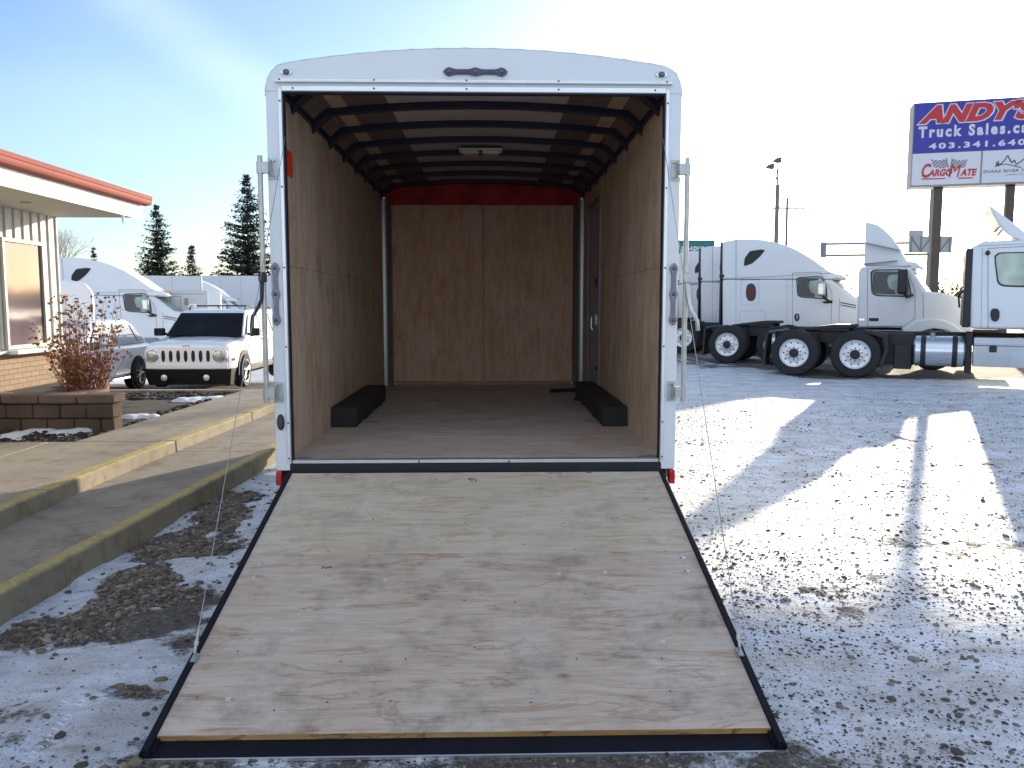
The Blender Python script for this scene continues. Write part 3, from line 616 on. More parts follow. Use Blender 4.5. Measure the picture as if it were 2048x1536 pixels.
# scalloped vinyl moulding round the roof edge
b = MB(); pts = []; rr = []
for i in range(len(outline_top)-1):
    a_, c_ = outline_top[i], outline_top[i+1]
    for t in np.arange(0, 1, .25): pts.append((a_[0]+(c_[0]-a_[0])*t, .012, a_[1]+(c_[1]-a_[1])*t))
acc = 0
for i, p_ in enumerate(pts):
    if i: acc += (Vector(p_)-Vector(pts[i-1])).length
    rr.append(.0075+.0028*max(0, math.sin(acc*TAU/.16))**3)
b.tube(pts, rr, 8); b.build('roof_moulding', M('moulding', (.52, .55, .60), .4, .3, .05), tr)
# bright door trim round the opening
b = MB(); t_ = .022
b.box(-HO-t_, -HO, -.012, .002, .66, ZT+t_); b.box(HO, HO+t_, -.012, .002, .66, ZT+t_); b.box(-HO, HO, -.012, .002, ZT, ZT+.032)
b.build('door_trim', M('trim_white_alu', (.86, .86, .86), .25, .45, .03), tr, .003, 1)
b = MB(); b.box(-1.185, 1.185, -.026, .001, 2.937, 2.947); b.box(-1.185, 1.185, -.008, .001, 2.947, 2.962); b.build('drip_rail', alu, tr, .002, 1)
copies(MB().ball((0, 0, 0), .006, 8, 5).build('trim_screw', screw, tr), [(x, -.009, 2.955) for x in (-1.16, -.60, -.05, .50, 1.15)]+[(x, -.013, 2.905) for x in (-1.08, -.60, -.05, .50, 1.08)]+[(q*(HO+.011), -.013, z) for q in (-1, 1) for z in (2.83, 2.33, 1.85, 1.37, .9, .68)])
# dark rubber seal inside opening, sill and rear beam
b = MB(); b.box(-HO, -HO+.008, .003, .05, .66, ZT); b.box(HO-.008, HO, .003, .05, .66, ZT); b.box(-HO+.008, HO-.008, .003, .05, ZT-.008, ZT); b.build('door_seal', black, tr)
b = MB(); b.box(-HO+.008, -.36, -.008, .05, .645, .667); b.box(-.355, .2, -.008, .05, .6455, .6675); b.box(.205, HO-.008, -.008, .05, .645, .667); b.build('sill_plate', alu, tr, .002, 1)
b = MB(); b.box(-HO-.01, HO+.01, -.006, .2, .585, .644); b.box(-1.2, 1.2, .06, .16, .46, .584); b.build('rear_beam', black, tr, .004, 1)
b = MB()
b.box(-1.16, -1.06, .3, 4.9, .46, .6); b.box(1.06, 1.16, .3, 4.9, .46, .6)
for k in range(12): b.box(-1.05, 1.05, .3+k*.4, .35+k*.4, .50, .6)
b.build('chassis', chassis, tr)
# interior
b = MB(); b.box(-HI-.015, HI+.015, .051, 4.89, ZF-.02, ZF)
b.build('floor', ply_floor, tr)
b = MB(); b.box(-HI-.012, -HI, .052, 2.46, ZF+.001, 1.868); b.box(-HI-.012, -HI+.0004, 2.464, 4.888, ZF+.001, 1.868)
b.box(-HI-.012, -HI-.0006, .052, 1.9, 1.871, 2.93); b.box(-HI-.012, -HI-.0002, 1.904, 4.888, 1.871, 2.93); b.build('wall_lining', ply_wall, tr)
b = MB(); b.box(HI, HI+.012, .052, 2.46, ZF+.001, 1.868); b.box(HI+.0006, HI+.012, .052, 2.46, 1.871, 2.93)
b.box(HI-.0003, HI+.012, 2.464, 3.23, ZF+.001, 2.93); b.box(HI, HI+.012, 4.17, 4.888, ZF+.001, 2.93); b.box(HI, HI+.012, 3.23, 4.17, 2.68, 2.93); b.build('wall_lining', ply_wall, tr)
b = MB(); b.box(-1.115, -.004, 4.87, 4.888, ZF+.05, 2.80); b.box(.004, 1.075, 4.87, 4.888, ZF+.05, 2.80); b.build('front_lining', ply_front, tr)
b = MB(); b.box(-.012, .012, 4.862, 4.869, ZF+.05, 2.80); b.build('lining_strip', M('lining_strip', (.42, .28, .19), .6), tr)
b = MB(); b.box(-1.10, 1.06, 4.86, 4.889, ZF+.001, ZF+.049); b.build('baseboard', wood('baseboard_wood', (.48, .32, .19), (.4, .26, .15), (.8, .7, .6), 'x', 1, knots=False), tr, .002, 1)
random.seed(5); nl = []
for z in (1.05, 1.48, 1.63, 2.05, 2.33, 2.62):
    for k in range(26):
        x = -1.05+k*.083+random.uniform(-.02, .02)
        if random.random() < .62: nl.append((x, 4.869, z+random.uniform(-.02, .02)))
copies(MB().ball((0, 0, 0), .0075, 6, 4).build('nail_head', M('nail_dark', (.06, .035, .025), .6), tr), nl)
copies(MB().ball((0, 0, 0), .0075, 8, 5).build('lining_screw', M('screw_white', (.85, .85, .8), .3), tr), [(x, 4.864, z) for x, z in ((-.55, 2.24), (-.56, 1.66), (-.6, 1.09), (.42, 2.24), (.4, 1.66), (.4, 1.08))])
for s, xx in ((-1, -1.19), (1, 1.19)):
    b = MB()
    pr = [(xx, 4.77)]+[(xx-s*.105*math.sin(t), 4.77+.10*(1-math.cos(t))) for t in np.linspace(.15, PI/2, 9)]+[(xx-s*.112, 4.888), (xx, 4.888)]
    b.prism(pr, 'z', ZF+.0015, 2.86)
    b.build('corner_post', M('brushed_alu', (.30, .31, .30), .34, .85, .05, 20), tr)
# roof lining in strips
def zin(x): 
    ax = abs(x); z = 3.083-.058*(ax/1.07)**2
    if ax > 1.07: z -= .55*(ax-1.07)+2.2*(ax-1.07)**2
    return z
def liner(x0, x1, mat, name, y0=.06, y1=4.87, drop=0.):
    xs_ = np.linspace(x0, x1, 9); b = MB(); b.prism([(x, zin(x)-drop) for x in xs_]+[(x, zin(x)+.012) for x in xs_[::-1]], 'y', y0, y1); return b.build(name, mat, tr)
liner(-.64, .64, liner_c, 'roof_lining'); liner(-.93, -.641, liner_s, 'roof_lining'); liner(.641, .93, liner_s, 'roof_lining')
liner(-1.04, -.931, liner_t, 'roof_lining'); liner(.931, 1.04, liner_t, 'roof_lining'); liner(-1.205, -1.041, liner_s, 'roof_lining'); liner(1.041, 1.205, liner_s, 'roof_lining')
xs_ = np.linspace(-1.19, 1.19, 31)
b = MB(); b.prism([(x, zin(x)+.005) for x in xs_]+[(1.10, 2.801), (-1.10, 2.801)], 'y', 4.80, 4.888); b.build('front_header', carpet, tr)
bows = []
for k in range(8):
    yb = .40+.615*k; b = MB(); xs_ = np.linspace(-1.2, 1.2, 37)
    b.prism([(x, zin(x)-.048-(.012 if abs(x) > 1.1 else 0)) for x in xs_]+[(x, zin(x)-.002) for x in xs_[::-1]], 'y', yb, yb+.06)
    for s in (-1, 1): b.prism([(s*1.19, 2.96), (s*1.19, 2.875), (s*1.12, 2.93), (s*1.06, zin(1.06)-.05), (s*1.07, zin(1.07)-.01)], 'y', yb-.03, yb+.09)
    b.build('roof_bow', bowm, tr, .003, 1)
b = MB()
for s in (-1, 1): b.box(min(s*1.165, s*1.189), max(s*1.165, s*1.189), .06, 4.77, 2.895, 2.935)
b.build('cove_rail', bowm, tr)
# dome light
b = MB(); b.box(-.2, .2, 2.62, 2.80, 3.03, 3.052); dl = b.build('dome_light', M('dome_white', (.62, .6, .52), .4), tr, .006, 2)
b = MB(); b.box(-.17, -.02, 2.64, 2.78, 3.012, 3.03); b.box(.02, .17, 2.64, 2.78, 3.012, 3.03); b.build('lens', M('dome_lens', (.75, .76, .68), .15, 0, .15, 60, spec=.8), dl, .01, 2)
b = MB(); b.box(-.012, .012, 2.625, 2.66, 3.01, 3.03); b.build('switch', blackp, dl)
# wheel boxes, tie-downs, side door, sticker
for s, y0, y1 in ((-1, 1.47, 3.3), (1, 1.47, 3.62)):
    b = MB(); x0, x1 = sorted((s*HI*.9995, s*.985)); b.box(x0, x1, y0, y1, ZF+.001, ZF+.16)
    x0, x1 = sorted((s*HI*.999, s*.99)); b.box(x0, x1, y0-.012, y0-.001, ZF+.001, ZF+.045)
    b.build('wheel_box', M('wheel_box_black', (.02, .017, .017), .75, 0, .2, 10, .3), tr, .006, 1)
for x, y in ((-.90, 1.72), (.92, 1.72), (-1.10, .12), (1.10, .12)):
    b = MB(); b.box(x-.055, x+.055, y-.03, y+.03, ZF+.001, ZF+.006)
    for dx in (-.035, .035): b.ball((x+dx, y, ZF+.006), .008, 8, 4)
    b.tube([(x+.026*math.cos(t), y-.005, ZF+.009+.004*math.sin(t)) for t in np.linspace(0, TAU, 13)], .0035, 6); b.build('tie_down_ring', M('ring_zinc', (.22, .22, .22), .4, .7), tr)
b = MB(); b.box(HI-.012, HI+.004, 3.24, 4.16, ZF+.03, 2.665); sdoor = b.build('side_door', wallgrey, tr, .004, 1)
b = MB(); b.box(HI-.022, HI-.001, 3.19, 3.238, ZF+.002, 2.71); b.box(HI-.022, HI-.001, 4.162, 4.2, ZF+.002, 2.71); b.box(HI-.022, HI-.001, 3.238, 4.162, 2.667, 2.71); b.build('door_frame', M('frame_grey', (.22, .22, .22), .4, .5), sdoor, .002, 1)
b = MB(); b.box(HI-.03, HI-.012, 3.40, 3.45, 1.42, 1.52); b.tube([(HI-.03, 3.42, 1.50), (HI-.065, 3.42, 1.50), (HI-.068, 3.42, 1.40), (HI-.05, 3.42, 1.36)], .008, 8); b.build('handle', chrome, sdoor)
b = MB(); b.box(HI-.03, HI-.012, 3.35, 3.40, 1.80, 1.90); b.box(HI-.024, HI-.012, 3.3, 3.34, .95, 1.0); b.build('latch', black, sdoor, .004, 1)
b = MB(); b.box(-HI+.0008, -HI+.002, .185, .40, 2.44, 2.60); b.build('warning_sticker', M('sticker_red', (.75, .05, .015), .5, 0, .03), tr)
b = MB(); b.prism([(.17+.02+.035*math.cos(t), 1.12+.05*math.sin(t)) for t in np.linspace(0, TAU, 17)[:-1]], 'x', HI-.003, HI-.0008); b.build('wall_decal', M('decal_white', (.6, .6, .6), .5), tr)
# black marker lamps
def lamp_bar(name, vertical):
    b = MB(); L_, hw = (.19, .021)
    prof = []
    for t in np.linspace(-1, 1, 49):
        bulge = max(math.exp(-((t-c)/.13)**2) for c in (-.83, 0, .83)); wdt = .014+.011*bulge
        if abs(t) > .83: wdt *= math.sqrt(max(0, 1-((abs(t)-.83)/.172)**2))
        prof.append((t*L_, max(wdt, .001)))
    up_ = [(x, wd) for x, wd in prof]; dn = [(x, -wd) for x, wd in prof[::-1]]; o2 = up_+dn
    if vertical: o2 = [(a, b_) for b_, a in o2]
    b.prism(o2, 'y', -.018, -.0005)
    return b, L_
def bar(loc, vertical, m, ml):
    b, L_ = lamp_bar('x', vertical)
    o = b.build('marker_light_bar', m, tr, .005, 2); o.location = loc
    for c in (-.83, 0, .83):
        q = MB(); cc = (0, -.018, c*L_) if vertical else (c*L_, -.018, 0)
        q.ball(cc, .0135, 12, 6, (1, .75, 1)); q.build('lens', ml, o)
    q = MB()
    for c in (-.42, .42):
        cc = (0, -.0185, c*L_) if vertical else (c*L_, -.0185, 0); q.ball(cc, .005, 8, 4)
        x0, x1, z0, z1 = (-.006, .006, c*L_-.055, c*L_+.055) if vertical else (c*L_-.055, c*L_+.055, -.006, .006); q.box(x0, x1, -.0205, -.0185, z0, z1)
    q.build('bezel', grey_bar if vertical else M('bar_dark', (.07, .075, .11)), o)
smoke = M('smoke_lens', (.10, .09, .10), .1, 0, .2, 30, spec=.8)
grey_bar = M('bar_grey', (.20, .21, .24), .3, .75, .1, 12)
bar((.003, 0, 3.005), False, M('bar_dark', (.07, .075, .11), .35, .2, .1, 10), smoke)
bar((-1.213, 0, 1.69), True, grey_bar, smoke); bar((1.213, 0, 1.69), True, grey_bar, smoke)
for s in (-1, 1):
    b = MB(); b.prism([(.036*math.cos(t), .018*math.sin(t)) for t in np.linspace(0, TAU, 21)[:-1]], 'y', -.008, -.0005); o = b.build('corner_light', chrome, tr, .003, 1); o.location = (s*1.117, 0, 2.998)
    q = MB().ball((0, -.007, 0), .023, 14, 7, (1, .45, .75)); q.build('lens', smoke, o)
    # tail lamps under each post
    b = MB(); x0, x1 = sorted((s*1.208, s*1.243)); b.box(x0, x1, -.018, .05, .508, .598); b.build('tail_light', redl, tr, .006, 2)
    # lock bars with cam brackets
    b = MB(); xr = s*1.275; yr = -.05; b.tube([(xr, yr, 1.03), (xr, yr, 2.505)], .0155, 12)
    lb = b.build('lock_bar', galv, tr)
    for z in (2.435, 1.09):
        b = MB(); x0, x1 = sorted((s*1.185, s*1.242)); b.box(x0, x1, -.006, -.0006, z-.062, z+.062)
        x0, x1 = sorted((s*1.215, s*1.221)); b.box(x0, x1, -.05, -.006, z-.05, z+.05); x0, x1 = sorted((s*1.221, s*1.262)); b.box(x0, x1, -.066, -.034, z-.033, z+.033)
        for dz in (-.045, .045): b.ball((s*1.20, -.008, z+dz), .008, 8, 5)
        b.build('bracket', galv, lb, .003, 1)
        b = MB().tube([(xr, yr, z-.035), (xr, yr, z+.035)], .021, 12); b.build('cam', galv, lb)
    b = MB(); hm = blackp if s < 0 else galv
    if s < 0: b.tube([(xr, yr-.022, 1.80), (xr-.006, yr-.024, 1.66), (xr-.022, yr-.04, 1.615), (xr-.05, yr-.07, 1.555), (xr-.055, yr-.075, 1.50), (xr-.055, yr-.075, 1.44)], [.014, .012, .012, .012, .013, .013], 8)
    else: b.tube([(xr, yr-.022, 1.79), (xr+.012, yr-.024, 1.66), (xr+.022, yr-.04, 1.60), (xr+.06, yr-.07, 1.53), (xr+.065, yr-.075, 1.47)], [.014, .012, .012, .012, .013], 8)
    b.box(xr-.019, xr+.019, yr-.04, yr+.018, 1.76, 1.82); b.build('handle', hm, lb, .003, 1)
b = MB(); b.prism([(.023*math.cos(t), .05*math.sin(t)) for t in np.linspace(0, TAU, 25)[:-1]], 'y', -.016, -.0006)
o = b.build('power_inlet', blackp, tr, .006, 2); o.location = (-1.205, 0, .905); q = MB().prism([(.015*math.cos(t), .036*math.sin(t)) for t in np.linspace(0, TAU, 25)[:-1]], 'y', -.024, -.0165); q.build('cover', M('cover_black', (.05, .05, .06), .3), o, .004, 2)
# ---- ramp door
hz, hy = .592, -.055; ez, ey = .035, -2.24
RL = math.hypot(hz-ez, ey-hy); rd = Vector((0, (ey-hy)/RL, (ez-hz)/RL)); rn = Vector((0, rd.z*-1, rd.y*1)); rn = Vector((0, -rd.z, rd.y)); rn = -rn if rn.z < 0 else rn
TR = Matrix(((1, 0, 0, 0), (0, rd.y, rn.y, hy), (0, rd.z, rn.z, hz), (0, 0, 0, 1)))   # (across, down the ramp, above the ramp)
E_ = RL
b = MB(); b.box(-1.155, -1.12, .02, E_-.02, -.05, -.006, TR); b.box(1.12, 1.155, .02, E_-.02, -.05, -.006, TR)
b.box(-1.165, 1.165, 0, E_-.11, -.052, -.0205, TR)
for s in (-1, 1): x0, x1 = sorted((s*1.133, s*1.158)); b.box(x0, x1, .0, E_-.005, -.02, .012, TR)
ramp_o = b.build('ramp_door', M('ramp_black', (.009, .009, .015), .7, 0, .15, 6, spec=.2), tr, .002, 1)
for x0_ in (-1.166, 1.1585): MB().box(x0_, x0_+.0075, .01, E_, -.05, -.002, TR).build('side_rail', M('ramp_black', (.012, .013, .02)), ramp_o)
b = MB(); b.box(-1.168, 1.168, E_+.001, E_+.007, -.034, -.020, TR); b.build('edge_trim', alu, ramp_o)
b = MB(); b.box(-1.158, 1.158, E_-.115, E_, -.05, -.022, TR); b.build('end_channel', M('ramp_black', (.012, .013, .02)), ramp_o, .002, 1)
RP = TR.copy()
def rampboard(name, v0, v1, mat, w0=-.0195, w1=.003):
    # build flat in ramp coordinates so that the grain runs across the ramp
    b = MB(); b.box(-1.1325, 1.1325, v0, v1, w0, w1); o = b.build(name, mat, ramp_o, .0015, 1); o.matrix_local = TR; return o
SE = .93
rampboard('ramp_board', .0, SE-.001, ply_ramp_up); rampboard('ramp_board', SE+.001, E_-.085, ply_ramp_lo)
o = MB().box(-1.1315, 1.1315, E_-.0848, E_-.0815, -.0195, .0025).build('board_edge', ply_edge, ramp_o); o.matrix_local = TR
copies(MB().lathe([(.014, .003), (.014, .005), (.008, .0085), (0, .009)], (0, 0, 0), 'z', 12).build('carriage_bolt', boltm, ramp_o), [(x, v, 0) for x, v in ((-1.06, 1.02), (-1.055, 1.14), (1.06, 1.0), (1.055, 1.12))], TR)
copies(MB().lathe([(.012, .0031), (.011, .0045), (0, .005)], (0, 0, 0), 'z', 12).build('plug', M('plug_pale', (.62, .58, .5), .6), ramp_o), [(x, v, 0) for x, v in ((-.42, 1.17), (.42, 1.13), (.65, 1.12), (-.78, 1.55), (.83, 1.66), (-.93, 1.98), (1.03, 1.87))], TR)
ds = []; random.seed(9)
for v in (.08, .5, .62, .9, 1.35, 1.72, 2.0):
    for k in range(9):
        if random.random() < .5: ds.append((-1.0+k*.25+random.uniform(-.06, .06), v+random.uniform(-.05, .05), 0))
copies(MB().lathe([(.0045, .0031), (.004, .004), (0, .004)], (0, 0, 0), 'z', 8).build('deck_screw', screw, ramp_o), ds, TR)
# faint black stamps and scuffs on the boards
inkm = M('ink', (.10, .09, .09), .8, 0, .3)
b = MB(); random.seed(4)
for (cx_, cv, w_, h_, n_) in ((-.02, .10, .05, .05, 26), (.48, .02, .10, .014, 10), (.68, .012, .06, .01, 8), (-.72, 1.06, .05, .022, 14)):
    for k in range(n_):
        x = cx_+random.uniform(-w_, w_)*.5; v = cv+random.uniform(-h_, h_)*.5; a_ = random.uniform(.002, .006); c_ = random.uniform(.001, .004); b.box(x-a_, x+a_, v-c_, v+c_, .0032, .0036)
b.build('ink_stamp', inkm, ramp_o, smooth=False).matrix_local = TR
# lifting cables and their ramp brackets
for s in (-1, 1):
    vb = 1.745; pb = TR @ Vector((s*1.135, vb, .035)); top = Vector((s*1.138, .02, 2.63)); m1 = pb+(top-pb)*.035
    b = MB(); b.tube([m1, top], .0021, 6); cb = b.build('lift_cable', steel_wire, tr)
    b = MB(); b.box(s*1.135-.012, s*1.135+.012, vb-.022, vb+.03, .0125, .017); b.box(s*1.135-.0015, s*1.135+.0015, vb-.02, vb+.0, .017, .045); b.build('cable_bracket', galv, cb).matrix_local = TR
    b = MB(); b.tube([pb, pb+(top-pb)*.018, m1], [.006, .0065, .004], 8); b.tube([pb+(top-pb)*.01, pb+(top-pb)*.016], .010, 8); b.build('ferrule', galv, cb)
# tandem wheels below
for s in (-1, 1):
    for y in (2.05, 2.95):
        b = MB(); x0 = s*1.18; b.lathe([(.17, -.1), (.30, -.105), (.345, -.07), (.345, .07), (.30, .105), (.17, .1)], (s*1.08, y, .345), 'x', 28); wo = b.build('wheel', rubber, tr)
        b = MB(); b.lathe([(0, .03), (.07, .03), (.10, .0), (.165, .01), (.175, .09)], (s*1.08, y, .345), 'x', 20); b.build('rim', white, wo)
b = MB(); b.tube([(0, 5.0, .55), (0, 6.3, .5)], .06, 8); b.tube([(-1, 5.0, .55), (0, 6.2, .5)], .05, 8); b.tube([(1, 5.0, .55), (0, 6.2, .5)], .05, 8); b.build('tongue', chassis, tr)
# loose things lying on the trailer floor
fz = ZF+.001
def flr(px, py): p = PG(px, py, ZF); return p
b = MB(); p0 = flr(1100, 785); p1 = flr(1176, 783); rs_ = [.02, .022, .02, .024, .02]
pts = [p0+(p1-p0)*t+Vector((0, random.uniform(-.02, .02), .022)) for t in (0, .25, .5, .75, 1)]
b.tube(pts, rs_, 8); o = b.build('strap_roll', black, None); tag(o, 'black rolled strap lying on the trailer floor near the side door', 'strap')
b = MB(); c_ = flr(1152, 792); b.box(c_.x-.08, c_.x+.13, c_.y-.05, c_.y+.05, fz, fz+.008); o = b.build('door_plate', M('plate_grey', (.34, .35, .38), .45, .3), None, .003, 1); tag(o, 'small pale grey plate lying beside the black strap on the trailer floor', 'plate')
b = MB(); c_ = flr(1166, 800); b.box(c_.x-.09, c_.x+.11, c_.y-.07, c_.y+.07, fz, fz+.014); o = b.build('rubber_mat', black, None, .004, 1); tag(o, 'black rubber mat on the floor at the end of the right wheel box', 'mat')

# ================================================================== HIGHWAY TRUCKS
# local frame: x towards the nose, y = 0 near side .. 2.45 far side, z up
def make_wheel(parent, x, y, r=.52, dish=True, name='wheel', wd=.28):
    b = MB(); b.lathe([(.31, .20), (.315, .012), (.325, .008), (r-.12, -.0), (r-.03, .015), (r, .05), (r, wd-.05), (r-.03, wd), (.31, wd), (.31, .20)], (0, 0, 0), 'y', 36, cap=False)
    for k in range(4): b.lathe([(r+.001, .06+k*.05), (r+.004, .065+k*.05), (r+.004, .085+k*.05), (r+.001, .09+k*.05)], (0, 0, 0), 'y', 36)
    wo = b.build(name, rubber, parent); wo.location = (x, y, r)
    b = MB()
    if dish: b.lathe([(.305, -.002), (.318, -.014), (.322, -.004), (.298, .015), (.285, .04), (.235, .055), (.195, .045), (.180, .005), (.120, -.005), (.11, -.02), (0, -.022)], (0, 0, 0), 'y', 30, cap=False)
    else: b.lathe([(.31, .005), (.318, -.008), (.28, .03), (.2, .02), (.16, -.02), (.115, -.035), (.09, -.07), (0, -.075)], (0, 0, 0), 'y', 30, cap=False)
    ri = b.build('rim', M('rim_alloy', (.78, .80, .82), .35, .35, .06, 6), wo)
    b = MB(); q = .060 if dish else .030
    for k in range(10):
        a = TAU*k/10; b.lathe([(.019, q-.012), (.0, q-.013)], (.238*math.cos(a), 0, .238*math.sin(a)), 'y', 8)
    b.build('hand_holes', black, wo, smooth=False); 
    b = MB(); q = -.0 if dish else -.02
    for k in range(10):
        a = TAU*(k+.5)/10; b.lathe([(.016, q+.01), (.014, q-.035), (0, q-.04)], (.150*math.cos(a), 0, .138*math.sin(a)), 'y', 6)
    b.build('lug_nuts', chassis, wo, smooth=False)
    b = MB(); b.lathe([(.112, .0), (.105, -.03), (.06, -.045), (0, -.046)] if dish else [(.09, -.06), (.085, -.1), (0, -.105)], (0, 0, 0), 'y', 16); b.build('hub', chassis, wo)
    return wo
def tandem(t, xw, d=1.33, frame_x0=-3.2, frame_x1=3.0):
    for x in xw:
        make_wheel(t, x, 0.0); 
        for yy in (.33, 1.55, 1.9):
            b = MB(); b.lathe([(.2, 0), (.40, 0), (.49, .015), (.52, .05), (.52, .23), (.49, .28), (.2, .28)], (0, 0, 0), 'y', 28); o = b.build('inner_wheel', rubber, t); o.location = (x, yy, .52)
        b = MB(); b.tube([(x, .3, .52), (x, 2.1, .52)], .09, 10); b.ball((x, 1.2, .52), .24, 12, 8); b.build('axle', chassis, t)
    b = MB()
    for y in (.78, 1.56): b.box(frame_x0, frame_x1, y, y+.08, .74, 1.0)
    for k in range(7): b.box(frame_x0+.2+k*.85, frame_x0+.3+k*.85, .86, 1.56, .78, .94)
    b.build('frame_rails', chassis, t, .01, 1)
    xm_ = sum(xw)/len(xw)
    b = MB(); b.prism([(xm_-.75, 1.02), (xm_-.65, 1.06), (xm_+.1, 1.16), (xm_+.55, 1.16), (xm_+.55, 1.09), (xm_-.4, 1.02)], 'y', .7, 1.75); b.box(xm_-.2, xm_+.45, .72, .80, 1.0, 1.1); b.box(xm_-.2, xm_+.45, 1.62, 1.72, 1.0, 1.1)
    b.build('fifth_wheel', chassis, t, .01, 1)
    for x in xw:
        for y in (.55, 1.75): b = MB(); b.tube([(x+.35, y, .6), (x+.35, y, .98)], .10, 12); b.box(x-.1, x+.45, y-.06, y+.06, .50, .60); b.build('air_bag', rubber, t)
    xr = min(xw)-.62
    b = MB(); b.prism([(xr+.05, .98), (xr-.03, .95), (xr-.08, .22), (xr-.02, .22), (xr+.02, .9)], 'y', .02, .66); b.prism([(xr+.05, .98), (xr-.03, .95), (xr-.08, .22), (xr-.02, .22), (xr+.02, .9)], 'y', 1.8, 2.44); b.box(xr-.0, xr+.12, .02, 2.44, .95, 1.0)
    b.build('mud_flap', blackp, t, .006, 1)
def scl(px0, d, gz=0., th=0., ref=None):
    """true (along, up) measures on a vertical plane turned by th degrees, passing depth d at column ref; along = 0 at column px0"""
    ref = px0 if ref is None else ref; p = PY(ref, 640, d); u = Vector((math.cos(R(th)), -math.sin(R(th)), 0)); n = Vector((u.y, -u.x, 0))
    def hit(px, py): r = ray(px, py); return Vector((0, 0, CAMH))+r*((p.x*n.x+p.y*n.y)/(r.x*n.x+r.y*n.y))
    o = hit(px0, 640)
    def q(px, py): h = hit(px, py); return ((h.x-o.x)*u.x+(h.y-o.y)*u.y, h.z-gz)
    q.loc = (o.x, o.y, gz); q.rz = -R(th)
    return q
seam = M('seam_grey', (.22, .24, .27), .6)
def seam_line(b, pts, th=.012, y=-.004):
    for a_, c_ in zip(pts[:-1], pts[1:]):
        a_ = Vector(a_); c_ = Vector(c_); d = (c_-a_).normalized(); n = Vector((-d.y, d.x))*th/2
        b.prism([a_+n, a_-n, c_-n, c_+n], 'y', y, .02)
def curve_poly(pts, n=3):
    """light Chaikin smoothing of a closed outline"""
    for _ in range(n):
        o = []
        for i in range(len(pts)):
            a, b_ = pts[i], pts[(i+1) % len(pts)]; o += [(a[0]*.75+b_[0]*.25, a[1]*.75+b_[1]*.25), (a[0]*.25+b_[0]*.75, a[1]*.25+b_[1]*.75)]
        pts = o
    return pts
def round_poly(pts, f=.2, n=4):
    o = []
    for i in range(len(pts)):
        p, a, b_ = Vector(pts[i]), Vector(pts[i-1]), Vector(pts[(i+1) % len(pts)]); s0, s1 = p+(a-p)*f, p+(b_-p)*f
        for k in range(n+1): t = k/n; q_ = s0*(1-t)**2+p*2*t*(1-t)+s1*t*t; o.append((q_.x, q_.y))
    return o
def window_part(t, poly, name='window', glass=cabglass, frame=blackp, shade=False):
    cx_ = sum(p[0] for p in poly)/len(poly); cz_ = sum(p[1] for p in poly)/len(poly)
    pl_ = round_poly(poly, .2); big = [(cx_+(x-cx_)*1.07, cz_+(z-cz_)*1.09) for x, z in pl_]
    f = MB().prism(big, 'y', -.004, .03).build(name, frame, t)
    MB().prism(pl_, 'y', -.010, -.0042).build('pane', glass, f)
    if shade:      # dark cab lining and seat seen behind the glass
        xa, xb_ = min(p[0] for p in poly), max(p[0] for p in poly); za, zb_ = min(p[1] for p in poly), max(p[1] for p in poly); w_, h_ = xb_-xa, zb_-za
        u = lambda a, b_: (xa+a*w_, za+b_*h_)
        MB().prism([u(.04, .12), u(.62, .06), u(.60, .22), u(.46, .30), u(.40, .62), u(.44, .80), u(.70, .84), u(.72, .93), u(.10, .95), u(.04, .85)], 'y', -.0125, -.0102).build('cab_lining', M('cab_lining', (.05, .055, .06), .25, 0, .3, 3), f)
    return f
def windscreen(t, x0, z0, x1, z1, y0=.16, y1=2.29, crown=.10):
    """raked glass from the lower front (x1,z1) up to the upper rear (x0,z0), slightly bowed"""
    b = MB(); secs = []
    for k in range(9):
        u = k/8; y = y0+(y1-y0)*u; bow = crown*(1-(2*u-1)**2); secs.append([(x0+bow*.6, y, z0), (x1+bow, y, z1), (x1+bow-.05, y, z1-.03), (x0+bow*.6-.05, y, z0-.03)])
    b.loft(secs); return b.build('windscreen', M('screen_glass', (.22, .33, .31), .06, 0, .2, 1, spec=.8), t)
def mirror(t, x, z0, z1, arm, mat_):
    b = MB(); b.box(x-.11, x+.11, -.42, -.18, z0, z1); m_ = b.build('mirror', mat_, t, .05, 3)
    b = MB(); b.tube([(x+.04, -.30, z0+.03), (x+.10, -.22, z0-.08), (arm[0], .0, arm[1])], .035, 8); b.build('arm', blackp, m_)
    b = MB(); b.box(x-.11, x+.11, 2.45+.18, 2.45+.42, z0, z1); m_ = b.build('mirror', mat_, t, .05, 3)
